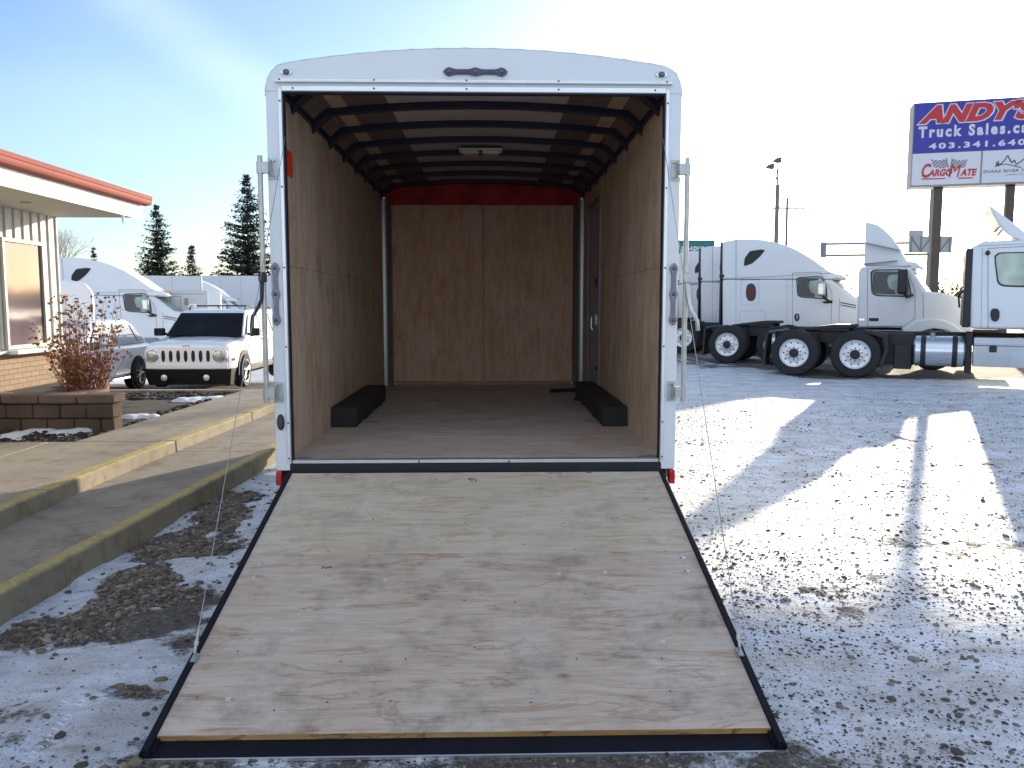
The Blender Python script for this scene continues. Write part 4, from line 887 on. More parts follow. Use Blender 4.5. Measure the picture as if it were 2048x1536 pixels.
def sleeper_truck(label, q, group='white highway tractors parked in rows'):
    t = thing('semi_truck', label, 'truck', q.loc, q.rz, group)
    P_ = lambda L_: [q(*p) for p in L_]
    low = P_([(1444, 656), (1444, 559), (1662, 559), (1706, 594), (1735, 597), (1772, 606), (1793, 620), (1800, 645), (1803, 690), (1795, 705), (1776, 705), (1774, 690), (1766, 672), (1752, 663), (1736, 663), (1722, 672), (1713, 688), (1708, 700), (1690, 692), (1668, 678), (1664, 657)])
    MB().prism(low, 'y', .0, 2.45).build('cab', truckw, t, .07, 3)
    upp = P_([(1444, 558.5), (1444, 486), (1450, 482), (1475, 478), (1498, 477.5), (1520, 479), (1545, 483), (1570, 490), (1595, 500.5), (1620, 515), (1640, 529), (1655, 540), (1668, 546), (1682, 549), (1692, 554), (1690, 558.5), (1672, 557), (1660, 558.5)])
    MB().prism(upp, 'y', .01, 2.44).build('roof_fairing', truckw, t, .16, 4)
    window_part(t, P_([(1489, 531), (1490, 517), (1500, 503), (1520, 500), (1529, 501), (1518, 514), (1504, 526)]), 'roof_window', darkglass)
    v = MB().prism(curve_poly(P_([(1492, 567), (1512, 567), (1512, 602), (1492, 602)]), 2), 'y', -.012, .03).build('sleeper_vent', M('vent_frame', (.03, .02, .025), .3), t); MB().prism(curve_poly(P_([(1494, 573), (1510, 573), (1510, 598), (1494, 598)]), 2), 'y', -.016, -.0122).build('vent_pane', rustred, v)
    window_part(t, P_([(1594, 556), (1641, 553), (1652, 572), (1653, 597), (1597, 593)]), shade=True)
    windscreen(t, *q(1660, 556), *q(1707, 593))
    b = MB()
    seam_line(b, P_([(1445, 557), (1560, 552), (1662, 546)]), .010); seam_line(b, P_([(1472, 480), (1472, 655)]), .008); seam_line(b, P_([(1585, 651), (1585, 546), (1640, 544), (1664, 585), (1662, 651)]), .012)
    seam_line(b, P_([(1480, 622), (1530, 622), (1530, 646), (1480, 646), (1480, 622)]), .006); seam_line(b, P_([(1482, 558), (1518, 558), (1518, 609), (1482, 609), (1482, 558)]), .005); seam_line(b, P_([(1679, 596), (1678, 640), (1690, 660)]), .012); seam_line(b, P_([(1575, 556), (1575, 652)]), .005)
    b.build('panel_seam', seam, t, smooth=False)
    b = MB(); x0, z0 = q(1437, 657); x1, z1 = q(1445, 484); b.box(x0, x1, -.01, 2.46, z0, z1); b.box(x0-.02, x1+.08, -.015, .04, *sorted((q(1445, 555)[1], q(1445, 549)[1]))); b.build('side_extender', blackp, t, .015, 2)
    b = MB(); b.prism(curve_poly(P_([(1589, 627), (1599, 627), (1599, 642), (1589, 642)]), 2), 'y', -.014, .02); h = b.build('door_handle', blackp, t); MB().box(q(1593.4, 640)[0], q(1594.8, 640)[0], -.024, -.0145, q(1594.8, 639)[1], q(1594.8, 630)[1]).build('grip', chrome, h)
    mirror(t, q(1643, 640)[0], q(1643, 592)[1], q(1643, 565)[1], q(1662, 604), M('mirror_pale', (.55, .60, .58), .15, .6, .2, 2))
    b = MB(); b.prism(P_([(1644, 603), (1665, 601), (1665, 606), (1650, 607)]), 'y', -.03, .01); b.prism(P_([(1681, 604), (1712, 610), (1712, 612), (1681, 606)]), 'y', -.012, .01); b.prism(P_([(1681, 609), (1712, 615), (1712, 616.5), (1681, 610.5)]), 'y', -.012, .01); b.build('hood_vent', blackp, t)
    b = MB(); b.prism(P_([(1690, 554.5), (1694, 556), (1690, 560), (1662, 558.8)]), 'y', .1, 2.35); b.build('sun_visor', truckw, t, .01, 1)
    b = MB()
    for y in (.35, .8, 1.22, 1.65, 2.1): b.ball((*q(1683, 640)[:1], y, q(1683, 549)[1]), .035, 8, 5)
    b.build('roof_markers', amber, t)
    for yy in (.02, 2.35): b = MB(); b.box(.25, 3.5, yy, yy+.08, .45, .98); b.build('side_skirt', M('skirt_grey', (.25, .26, .28), .5), t, .02, 2)
    b = MB(); b.tube([(1.2, .42, .62), (3.1, .42, .62)], .31, 20); b.build('fuel_tank', galv, t)
    tandem(t, (-2.55, -1.22), frame_x1=5.2)
    wo = make_wheel(t, q(1743, 690)[0], .03, .52, False)
    return t
def day_cab(label, q, tandem_x, deflector=False, fairing=True):
    t = thing('semi_truck', label, 'truck', q.loc, q.rz, 'white highway tractors parked in rows')
    P_ = lambda L_: [q(*p) for p in L_]
    low = P_([(1714, 655), (1717, 541), (1722, 534), (1735, 532), (1812, 532), (1822, 536), (1851, 583), (1880, 585), (1905, 590), (1925, 598), (1938, 612), (1944, 640), (1946, 690), (1936, 708), (1914, 708), (1908, 690), (1900, 672), (1886, 660), (1868, 656), (1850, 660), (1838, 670), (1832, 684), (1822, 680), (1806, 668), (1803, 655)])
    MB().prism(low, 'y', .0, 2.45).build('cab', truckw, t, .06, 3)
    fen = P_([(1803, 664), (1815, 652), (1838, 640), (1862, 637), (1885, 639), (1910, 650), (1930, 668), (1936, 690), (1925, 692), (1912, 672), (1895, 661), (1868, 657), (1845, 662), (1836, 674), (1818, 676)])
    MB().prism(fen, 'y', -.05, .35).build('fender', truckw, t, .03, 3)
    if fairing:
        f = P_([(1726, 531.5), (1730, 443), (1736, 443.5), (1751, 447), (1766, 456), (1783, 473), (1797, 492), (1807, 513), (1815, 522), (1830, 523), (1838, 528), (1847, 536), (1843, 538), (1820, 531.5)])
        MB().prism(f, 'y', .18, 2.27).build('roof_fairing', truckw, t, .12, 4)
        b = MB(); seam_line(b, P_([(1724, 528), (1795, 521)]), .01, .176); seam_line(b, P_([(1731, 485), (1800, 500)]), .008, .176); b.build('fairing_seam', seam, t, smooth=False)
    window_part(t, P_([(1743, 541), (1808, 540), (1816, 560), (1822, 592), (1746, 590)]), shade=True)
    windscreen(t, *q(1822, 536), *q(1852, 582))
    b = MB(); seam_line(b, P_([(1735, 652), (1735, 537), (1811, 533), (1830, 580), (1830, 637), (1806, 653), (1735, 652)]), .012); seam_line(b, P_([(1846, 585), (1847, 637)]), .012); b.build('panel_seam', seam, t, smooth=False)
    b = MB(); b.prism(P_([(1738, 636), (1757, 636), (1757, 642), (1738, 642)]), 'y', -.02, .01); b.build('door_handle', blackp, t, .006, 1)
    b = MB(); b.prism(P_([(1718, 637), (1729, 637), (1729, 642), (1718, 642)]), 'y', -.012, .01); b.build('badge', chrome, t, .004, 1)
    mirror(t, q(1803, 640)[0], q(1803, 588)[1], q(1803, 540)[1], q(1825, 590), blackp)
    b = MB(); b.box(.2, 2.0, .02, .10, .45, .98); b.build('side_skirt', M('skirt_grey', (.25, .26, .28), .5), t, .02, 2)
    b = MB(); b.prism(P_([(1809, 534), (1838, 531), (1848, 536), (1820, 538)]), 'y', .1, 2.35); b.build('sun_visor', truckw, t, .01, 1)
    return t
# truck D nearest on the right, C behind it, then the sleepers
TH = 29.
qC = scl(1712, 22.4, 0, TH, 1455)
tC = day_cab('white day cab tractor with tall pointed roof fairing, behind the nearest truck', qC, None)
tandem(tC, (qC(1455, 640)[0], qC(1553, 640)[0]), frame_x1=3.2); make_wheel(tC, qC(1868, 640)[0], .05, .52, False)
q = scl(1925, 18.5, 0, TH, 1590)
tD = thing('semi_truck', 'nearest white day cab tractor at right edge, with polished fuel tank and tilted roof deflector', 'truck', q.loc, q.rz, 'white highway tractors parked in rows')
P_ = lambda L_: [q(*p) for p in L_]
low = P_([(1940, 657), (1940, 500), (1944, 493), (1955, 489), (1965, 482), (2060, 479), (2075, 486), (2112, 548), (2150, 553), (2185, 566), (2205, 590), (2215, 640), (2217, 690), (2205, 715), (2172, 715), (2166, 690), (2150, 665), (2128, 658), (2106, 665), (2090, 690), (2070, 690), (2058, 660)])
MB().prism(low, 'y', 0, 2.45).build('cab', truckw, tD, .06, 3)
b = MB(); b.box(0, q(1939.5, 640)[0], -.01, 2.46, q(1939.5, 655)[1], q(1939.5, 497)[1]); b.build('side_extender', blackp, tD, .02, 2)
window_part(tD, P_([(1991, 514), (2000, 507), (2066, 506), (2083, 530), (2088, 572), (1998, 570)]), glass=M('cab_glass_b', (.42, .50, .42), .08, 0, .45, 1.6, spec=.7))
windscreen(tD, *q(2076, 487), *q(2113, 546))
b = MB(); seam_line(b, P_([(1976, 660), (1976, 497), (2060, 492), (2092, 545), (2090, 655), (1976, 658)]), .012); seam_line(b, P_([(1965, 495), (1962, 655)]), .006); seam_line(b, P_([(1956, 492), (2060, 487)]), .008); b.build('panel_seam', seam, tD, smooth=False)
b = MB(); b.prism(curve_poly(P_([(1980, 617), (2000, 617), (1998, 643), (1982, 643)]), 2), 'y', -.03, .01); b.build('door_handle', blackp, tD)
b = MB(); b.ball((q(1968, 640)[0], -.03, q(1968, 506)[1]), .05, 10, 6, (.9, .6, 1)); b.build('side_lamp', blackp, tD)
# tilted deflector on struts
df = MB(); df.prism(P_([(1978, 407), (1990, 414), (2020, 437), (2070, 476), (2088, 486), (2062, 487), (2025, 472), (2012, 462), (1995, 440)]), 'y', .25, 2.2); df.build('roof_deflector', truckw, tD, .03, 3)
b = MB()
for dx in (0, 9): b.tube([(q(1953+dx*2, 640)[0], .5, q(1953+dx*2, 492)[1]), (q(1999+dx*.6, 640)[0], .5, q(1999+dx*.6, 441+dx*.5)[1])], .014, 6)
b.build('strut', chassis, tD)
b = MB(); b.tube([(q(1931, 640)[0], .3, q(1931, 575)[1]), (q(1915, 640)[0], .35, q(1915, 590)[1]), (q(1918, 640)[0], .4, q(1918, 615)[1])], .022, 6); b.build('air_hose', chassis, tD)
tandem(tD, (q(1590, 640)[0], q(1713, 640)[0]), frame_x0=-3.9, frame_x1=4.0); make_wheel(tD, q(2128, 640)[0], .05, .52, False)
zt, zb = q(1880, 673)[1], q(1880, 735)[1]; cz = (zt+zb)/2; rt_ = (zt-zb)/2
b = MB(); xa, xb_ = q(1830, 640)[0], q(1934, 640)[0]; b.lathe([(0, xa), (rt_-.03, xa), (rt_, xa+.03), (rt_, xb_-.03), (rt_-.03, xb_), (0, xb_)], (0, rt_+.03, cz), 'x', 32); tk = b.build('fuel_tank', M('tank_alloy', (.66, .68, .72), .22, .85, .05, 4), tD)
for xs0 in (1849, 1913):
    b = MB(); xx = q(xs0, 640)[0]; b.lathe([(rt_+.004, xx-.05), (rt_+.012, xx-.05), (rt_+.012, xx+.05), (rt_+.004, xx+.05)], (0, rt_+.03, cz), 'x', 32); b.build('tank_strap', blackp, tk)
b = MB(); b.tube([(q(1867, 640)[0], rt_+.03-.1, cz+rt_-.02), (q(1867, 640)[0], rt_+.03-.14, cz+rt_+.05)], .05, 12); b.build('filler_cap', galv, tk)
b = MB(); b.box(q(1935, 640)[0], q(1948, 640)[0], .1, .8, .18, q(1948, 665)[1]); b.build('battery_bracket', chassis, tD, .01, 1)
sb = MB(); xa = q(1950, 640)[0]; sb.box(xa, xa+1.7, .02, .62, q(1950, 733)[1], q(1950, 691)[1]); sb.box(xa, xa+1.7, .12, .62, q(1950, 689)[1], q(1950, 675)[1]); sb.box(xa-.0, xa+1.7, -.0, .62, q(1950, 691)[1]+.002, q(1950, 687)[1]); so = sb.build('step_box', M('step_alloy', (.50, .53, .58), .25, .95, .10, 3), tD, .012, 2)
b = MB(); b.box(q(1982, 640)[0], q(1997, 640)[0], .005, .02, q(1997, 705)[1], q(1997, 692)[1]); b.lathe([(.07, .0), (.07, -.03), (0, -.032)], (q(1989, 640)[0], 0.005, q(1989, 697)[1]), 'y', 16); b.build('round_port', blackp, so)
b = MB(); b.box(q(1725, 640)[0], q(1830, 640)[0], .30, .7, .30, q(1830, 668)[1]); b.box(q(1790, 640)[0], q(1826, 640)[0], .2, .7, .22, q(1826, 690)[1]); b.prism(P_([(1728, 660), (1775, 668), (1778, 700), (1765, 735), (1755, 735), (1768, 700), (1764, 676), (1728, 666)]), 'y', .02, .6); b.build('chassis_equipment', chassis, tD, .02, 2)
# sleepers on the right
qB = scl(1440, 26.5, 0, TH)
tB = sleeper_truck('white sleeper tractor with dark teardrop roof window, right of the trailer', qB)
def place(t, px, Y, th, gz, label):
    c = copy_tree(t); q = scl(px, Y, gz, th); c.location = q.loc; c.rotation_euler = (0, 0, q.rz); c['label'] = label; return c
tA = place(tB, 1397, 29.6, TH, 0, 'sleeper tractor showing only its black edged rear strip behind the teardrop window sleeper')
tA2 = place(tB, 1352, 32.6, TH, 0, 'farthest sleeper tractor at right, a pale sliver beside the trailer under the green sign')
tE = place(tB, 101, 28.6, -12, -.47, 'white sleeper tractor parked behind the two cars left of the trailer')
tF = place(tB, 325, 43., -12, -.62, 'distant white sleeper tractor, only roof slope and screen above the low white trailer')

# ================================================================== BOX TRAILERS AND SMALL TRAILERS ON THE LEFT
def box_trailer(label, x0, x1, Y, ztop, gz, mat_, cat='trailer', rz=0.):
    L_ = (x1-x0)/2; t = thing('box_trailer', label, cat, (x1-L_*math.cos(rz), Y-L_*math.sin(rz), gz), rz, 'long white box trailers behind the cars')
    b = MB().box(-L_, L_, 0, 2.6, 1.15, ztop-gz); b.build('cargo_box', mat_, t, .04, 2)
    b = MB(); k = -L_+1.2
    while k < L_: b.box(k-.006, k+.006, -.004, .01, 1.2, ztop-gz-.05); k += 1.22
    b.build('panel_seam', seam, t, smooth=False)
    b = MB().box(-L_+.05, L_-.05, -.015, .02, 1.1, 1.2); b.build('bottom_rail', galv, t)
    for x in (-L_+1.5, -L_+2.8): make_wheel(t, x, .02)
    b = MB().box(L_-3, L_-2.9, .3, 2.2, .1, 1.15); b.build('landing_leg', chassis, t)
    return t
trailw = M('trailer_white', (.62, .64, .67), .5, 0, .03, .5)
x0 = PY(316, 560, 39).x; x1 = PY(404, 560, 39).x
box_trailer('long pale box trailer above the boxy car, below the taller left spruce', x0-9, x1, 39., 1.63+54.5*39/1640, -.5, trailw, rz=R(22))
x0 = PY(400, 560, 50).x
box_trailer('long pale box trailer against the sky, nearest the open trailer edge', x0, x0+12.5, 50., 1.63+55.5*50/1640, -.5, trailw)
# low white cargo trailer behind the SUV
t = thing('cargo_trailer', 'low white cargo trailer with side door and tiny window behind the boxy car', 'trailer', (PY(345, 600, 31).x-1.5, 31, -.48))
q = scl(345, 31, -.48); P_ = lambda L_: [(x+1.5, z) for x, z in [q(*p) for p in L_]]
xl_ = P_([(412, 620)])[0][0]; pv_ = Vector(t.location)+Vector((xl_, 0, 0)); t.rotation_euler = (0, 0, R(20)); t.location = (pv_.x-xl_*math.cos(R(20)), pv_.y-xl_*math.sin(R(20)), -.48)
b = MB().prism(P_([(300, 655), (300, 581), (408, 581), (412, 583), (412, 655)]), 'y', 0, 2.2); b.build('body', M('panel_cream', (.55, .55, .53), .5, 0, .04, 1), t, .03, 2)
b = MB(); b.loft([[(P_([(412.3, 620)])[0][0], 0, P_([(412, 650)])[0][1]), (P_([(412.3, 620)])[0][0], 2.2, P_([(412, 650)])[0][1]), (P_([(412.3, 620)])[0][0], 2.2, P_([(412, 580)])[0][1]), (P_([(412.3, 620)])[0][0], 0, P_([(412, 580)])[0][1])], [(P_([(440, 620)])[0][0], .25, P_([(412, 650)])[0][1]), (P_([(440, 620)])[0][0], 1.95, P_([(412, 650)])[0][1]), (P_([(442, 620)])[0][0], 1.95, P_([(412, 585)])[0][1]), (P_([(442, 620)])[0][0], .25, P_([(412, 585)])[0][1])]]); b.build('nose', M('nose_white', (.8, .8, .78), .4, 0, .03, 1), t, .08, 3)
b = MB(); seam_line(b, P_([(344, 655), (344, 593), (363, 593), (363, 655)]), .02); seam_line(b, P_([(300, 588), (410, 588)]), .02); b.build('panel_seam', seam, t, smooth=False)
window_part(t, P_([(370, 597), (377, 597), (377, 610), (370, 610)]), 'window', M('pane_tan', (.25, .22, .16), .3), M('frame_tan', (.35, .33, .28), .4))
make_wheel(t, .5, .02, .35)
# rounded white trailer partly behind the office corner
Yv = 20.; t = thing('van_trailer', 'plain white round-cornered enclosed trailer beside the office corner, behind the shrub', 'trailer', (PY(188, 600, Yv).x-2.2*math.cos(R(26)), Yv-2.2*math.sin(R(26)), -.3), R(26))
b = MB().prism([(-2, .45), (-2, 2.5), (1.7, 2.5), (2.05, 2.42), (2.2, 2.2), (2.2, .45)], 'y', 0, 2.3); b.build('body', M('body_white_b', (.85, .85, .85), .35, 0, .03, 1), t, .09, 3)
make_wheel(t, .0, .02, .35); b = MB().box(-2, 2.15, -.012, .02, .42, .5); b.build('bottom_rail', alu, t)

# ================================================================== CARS
carw = M('car_white', (.80, .80, .81), .25, var=.02, vs=1.5, coat=.5)
carb = M('car_black_trim', (.012, .012, .013), .6, 0, .15, 10, spec=.25)
tyre = rubber
def car_wheel(parent, x, y, z, s, r=.34, spokes=5):
    """axis along local x; s = side (+1 faces +x)"""
    b = MB(); b.lathe([(.225, -.09), (.225, .09), (r-.02, .10), (r, .07), (r, -.07), (r-.02, -.10), (.225, -.09)], (0, 0, 0), 'x', 30, cap=False); w_ = b.build('wheel', tyre, parent); w_.location = (x, y, z)
    b = MB(); b.lathe([(.215, s*.095), (.235, s*.10), (.235, s*.085), (.215, s*.03), (.0, s*.02)], (0, 0, 0), 'x', 30, cap=False)
    for k in range(spokes):
        a = TAU*k/spokes+.3
        for o_ in (-.13, .13):
            c0 = Vector((s*.075, .05*math.cos(a), .05*math.sin(a))); c1 = Vector((s*.093, .215*math.cos(a+o_), .215*math.sin(a+o_))); b.tube([c0, c1], [.028, .02], 6)
    b.ball((s*.08, 0, 0), .05, 12, 6, (.5, 1, 1)); b.build('rim', M('car_alloy', (.45, .45, .44), .3, .7, .05, 6), w_); return w_
# ---- boxy white car facing the camera: x across, y = 0 at the nose, growing away
Yc = 16.2; c0 = PY(371, 700, Yc)
cz_ = -.075
sv = thing('boxy_car', 'white boxy off-road car with seven slot grille and round lamps facing the walk', 'car', (c0.x, Yc, cz_), 0)
hw = .875
def secs_body():
    # lower body cross sections along y: (y, half width low, half width belt, z low, z belt)
    S_ = []
    for (y, wl, wb, zl, zb_, crown) in ((.03, .70, .72, .43, .86, .0), (.06, .80, .80, .42, .895, .02), (.25, .86, .83, .42, .935, .035), (.9, .875, .85, .42, .985, .035), (1.25, .875, .86, .42, 1.02, .02), (2.0, .875, .865, .42, 1.04, 0), (3.4, .875, .865, .42, 1.05, 0), (4.2, .87, .85, .45, 1.06, 0), (4.35, .80, .78, .5, 1.0, 0)):
        q_ = [(-wl, zl), (-wl-.012, zl+.18), (-wl, zb_-.16), (-wb, zb_-.05), (-wb+.05, zb_), (-wb*.5, zb_+crown), (0, zb_+crown*1.2), (wb*.5, zb_+crown), (wb-.05, zb_), (wb, zb_-.05), (wl, zb_-.16), (wl+.012, zl+.18), (wl, zl)]
        S_.append([(x, y, z) for x, z in q_])
    return S_
b = MB(); b.loft(secs_body()); b.build('body', carw, sv, .02, 2)
# greenhouse: belt y 1.12..4.25, roof y 1.85..4.1
b = MB(); zb_, zr = 1.03, 1.60
b.loft([[(-.80, 1.08, zb_), (.80, 1.08, zb_), (.83, 2.6, zb_), (.80, 4.28, zb_), (-.80, 4.28, zb_), (-.83, 2.6, zb_)], [(-.70, 1.62, 1.5), (.70, 1.62, 1.5), (.72, 2.7, 1.52), (.70, 4.12, 1.5), (-.70, 4.12, 1.5), (-.72, 2.7, 1.52)], [(-.655, 1.80, zr-.03), (.655, 1.80, zr-.03), (.665, 2.7, zr), (.65, 4.0, zr-.02), (-.65, 4.0, zr-.02), (-.665, 2.7, zr)]])
b.build('cabin', carw, sv, .025, 2)
def lerp3(a, b_, t): return tuple(a[i]+(b_[i]-a[i])*t for i in range(3))
b = MB(); secs = []
for k in range(7):
    u = -1+k/3; bow = .045*(1-u*u); secs.append([(u*.775, 1.055-bow, 1.04), (u*.665, 1.63-bow*.6, 1.515), (u*.665, 1.66-bow*.6, 1.50), (u*.775, 1.09-bow, 1.03)])
b.loft(secs); b.build('windscreen', M('car_screen', (.010, .012, .018), .07, 0, .4, 2.5, spec=.12), sv)
b = MB(); b.box(-.70, .70, 1.00, 1.05, 1.005, 1.03); b.build('cowl', carb, sv, .004, 1)
for sgn in (-1, 1):
    for (y0, y1, y2, y3) in ((1.25, 2.28, 2.28, 1.72), (2.36, 3.22, 3.16, 2.36), (3.32, 4.12, 4.0, 3.28)):
        pl4 = [(sgn*(.828), y0, 1.07), (sgn*(.835), y1, 1.07), (sgn*(.727), y2, 1.49), (sgn*(.722), y3, 1.49)]; b = MB(); b.loft([pl4, [(x+sgn*.008, y, z+.002) for x, y, z in pl4]]); b.build('side_window', M('car_side_glass', (.22, .27, .30), .06, 0, .2, 2, spec=.6), sv)
    b = MB(); x0, x1 = sorted((sgn*.90, sgn*1.10)); b.box(x0, x1, 1.22, 1.36, 1.04, 1.20); x0, x1 = sorted((sgn*.82, sgn*.93)); b.box(x0, x1, 1.28, 1.36, 1.05, 1.10); b.build('mirror', carb, sv, .025, 3)
    # wheel arch flares and wheels
    for yy in (.86, 3.48):
        b = MB(); out_ = [(yy+.42*math.cos(t), .34+.43*math.sin(t)) for t in np.linspace(-.15, PI+.15, 19)]; b.prism(out_, 'x', *sorted((sgn*.80, sgn*.892))); b.build('wheel_arch', carb, sv)
        car_wheel(sv, sgn*.825, yy, .34, sgn)
    b = MB(); b.box(*sorted((sgn*.70, sgn*.888)), 1.30, 3.06, .30, .425); b.build('sill_panel', carb, sv, .02, 2)
    b = MB(); b.box(*sorted((sgn*.875, sgn*.889)), 1.34, 3.02, .52, .60); b.build('door_moulding', carw, sv, .006, 1)
    b = MB(); b.tube([(sgn*.60, 1.95, 1.585), (sgn*.60, 2.05, 1.66), (sgn*.60, 3.8, 1.665), (sgn*.60, 3.95, 1.585)], .016, 8); b.build('roof_rail', carb, sv)
    for yh in (2.15, 3.05): b = MB(); b.box(*sorted((sgn*.872, sgn*.905)), yh, yh+.14, .93, .96); b.build('door_handle', carw, sv, .008, 1)
for yy in (2.2, 3.4): b = MB(); b.tube([(-.62, yy, 1.665), (.62, yy, 1.665)], .014, 8); b.build('crossbar', carb, sv)
b = MB(); b.ball((-.62, 2.2, 1.66), .09, 10, 6, (1, 1, .6)); b.build('roof_snow', snowm, sv)
for x0_, x1_, dx in ((-.62, -.10, .10), (.05, .60, .10)):
    b = MB(); b.tube([(x0_, 1.02, 1.05), (x0_+.25, 1.06, 1.085), (x1_, 1.10, 1.10)], .009, 6); b.build('wiper', carb, sv)
b = MB()
for sgn in (-1, 1): b.tube([(sgn*.70, .10, .945), (sgn*.735, .5, .985), (sgn*.75, 1.0, 1.02)], .004, 4)
b.build('bonnet_gap', seam, sv)
for sgn in (-1, 1):
    b = MB(); b.box(sgn*.33-.13, sgn*.33+.13, 1.95, 2.05, .95, 1.34); b.box(sgn*.33-.09, sgn*.33+.09, 1.96, 2.04, 1.36, 1.47); b.build('seat', M('seat_cloth', (.10, .10, .10), .8), sv, .03, 2)
# grille panel
b = MB(); b.prism([(-.74, .86), (-.80, .78), (-.80, .66), (-.66, .53), (.66, .53), (.80, .66), (.80, .78), (.74, .86)], 'y', -.005, .06); gp_ = b.build('grille_panel', carw, sv, .012, 2)
for k in range(7):
    b = MB(); x = -.435+.145*k; b.prism(curve_poly([(x-.036, .575), (x+.036, .575), (x+.036, .80), (x-.036, .80)], 2), 'y', -.0085, .01); b.build('grille_slot', M('slot_black', (.006, .006, .008), .6), gp_)
for sgn in (-1, 1):
    b = MB(); b.lathe([(.128, .0), (.128, -.012), (.118, -.016), (.112, -.008)], (sgn*.645, 0, .70), 'y', 28); h = b.build('headlight', chrome, sv)
    b = MB(); b.ball((sgn*.645, -.006, .70), .113, 24, 10, (1, .22, 1)); b.build('lens', M('headlamp_lens', (.45, .47, .50), .12, .4, .5, 18, coat=.6), h)
    b = MB(); b.ball((sgn*.66, -.02, .685), .04, 12, 6); b.build('bulb', M('bulb_amber', (.65, .45, .25), .2), h)
    b = MB(); b.loft([[(sgn*.77, .02, .585), (sgn*.77, .02, .63), (sgn*.77, .035, .63), (sgn*.77, .035, .585)], [(sgn*.885, .24, .59), (sgn*.885, .24, .635), (sgn*.87, .25, .635), (sgn*.87, .25, .59)]]); b.build('indicator', amber, sv)
    b = MB(); b.lathe([(.06, .0), (.06, -.02), (.045, -.028), (0, -.03)], (sgn*.41, -.055, .27), 'y', 20); b.build('fog_lamp', clearl, sv)
b = MB(); b.loft([[(-.80, .02, .43), (-.80, .02, .55), (-.80, .12, .55), (-.80, .12, .43)], [(-.5, -.035, .43), (-.5, -.035, .535), (-.5, .1, .535), (-.5, .1, .43)], [(.5, -.035, .43), (.5, -.035, .535), (.5, .1, .535), (.5, .1, .43)], [(.80, .02, .43), (.80, .02, .55), (.80, .12, .55), (.80, .12, .43)]]); b.build('bumper', carw, sv, .02, 2)
b = MB(); b.loft([[(-.80, .16, .10), (-.86, .06, .428), (-.86, .5, .428), (-.80, .5, .10)], [(-.6, .04, .12), (-.6, -.04, .428), (-.6, .5, .428), (-.6, .5, .12)], [(.6, .04, .12), (.6, -.04, .428), (.6, .5, .428), (.6, .5, .12)], [(.80, .16, .10), (.86, .06, .428), (.86, .5, .428), (.80, .5, .10)]]); b.box(-.33, .33, -.052, -.045, .255, .268); b.build('lower_bumper', carb, sv, .015, 2)
b = MB(); b.box(-.075, .075, .015, .04, .885, .90); b.build('nose_badge', galv, sv)
b = MB(); b.box(-.6, .6, .5, 4.0, .2, .42); b.build('underbody', carb, sv)
# ---- pale hatchback side-on behind the shrub; x along the car (nose towards -x), y = 0 near side
hq = PY(284, 700, 15.6)
hc = thing('hatchback_car', 'white hatchback parked between the boxy car and the office corner, behind the shrub', 'car', (-7.42, 18.15, -.13), R(90))
prof = [(.0, .30), (.02, .55), (-.03, .78), (-.16, .98), (-.42, 1.28), (-.66, 1.41), (-1.1, 1.475), (-1.7, 1.48), (-2.2, 1.43), (-2.75, 1.18), (-3.1, 1.0), (-3.9, .88), (-4.15, .72), (-4.2, .3), (-.0, .22)]
b = MB()
secs = []
for y, k, dz in ((.06, .985, -.02), (0, 1, 0), (0, 1, 0)):
    pass
low = [(0, .28), (.03, .5), (0, .74), (-.1, .93), (-3.0, .93), (-3.9, .84), (-4.15, .7), (-4.2, .3)]
b.prism(low, 'y', 0, 1.75); b.build('body', carw, hc, .07, 3)
b = MB(); b.loft([[(-.08, .06, .93), (-3.02, .06, .93), (-3.02, 1.69, .93), (-.08, 1.69, .93)], [(-.42, .17, 1.27), (-2.5, .17, 1.27), (-2.5, 1.58, 1.27), (-.42, 1.58, 1.27)], [(-.68, .26, 1.44), (-2.15, .26, 1.44), (-2.15, 1.49, 1.44), (-.68, 1.49, 1.44)]]); b.build('cabin', carw, hc, .06, 3)
for w4 in ([(-.28, .97), (-.62, .97), (-.75, 1.36), (-.62, 1.33)], [(-.70, .97), (-1.55, .97), (-1.5, 1.38), (-.83, 1.38)], [(-1.63, .97), (-2.7, .97), (-2.2, 1.36), (-1.58, 1.38)]):
    pp = [(x, .06+(z-.93)*.34-.02, z) for x, z in w4]; b = MB(); b.loft([pp, [(x, y-.012, z) for x, y, z in pp]]); b.build('side_window', M('hatch_glass', (.42, .44, .44), .06, 0, .2, 2, spec=.6), hc)
for xx in (-.78, -3.35):
    b = MB(); b.lathe([(.37, 0), (.37, -.012), (0, -.012)], (xx, .0, .32), 'y', 26); b.build('wheel_arch', carb, hc)
    b = MB(); b.lathe([(.21, .10), (.21, -.10), (.31, -.10), (.325, -.07), (.325, .12), (.21, .12), (.21, .10)], (0, .09, 0), 'y', 28, cap=False); w_ = b.build('wheel', rubber, hc); w_.location = (xx, -.03, .325)
    b = MB(); b.lathe([(.21, -.02), (.22, -.03), (.205, .03), (0, .035)], (0, 0, 0), 'y', 26, cap=False)
    for k in range(7): a = TAU*k/7; b.tube([(0, .0, 0), (.2*math.cos(a), -.015, .2*math.sin(a))], [.03, .018], 6)
    b.build('rim', M('car_alloy', (.45, .45, .44)), w_)
b = MB(); b.box(-2.9, -1.2, -.012, .01, .25, .30); b.build('sill_trim', chrome, hc, .004, 1)
b = MB(); b.box(-.06, .035, .05, .4, .72, .86); b.build('tail_light', redl, hc, .02, 2)
b = MB(); b.box(-2.45, -2.33, -.22, -.03, .98, 1.1); b.build('mirror', carw, hc, .03, 2)

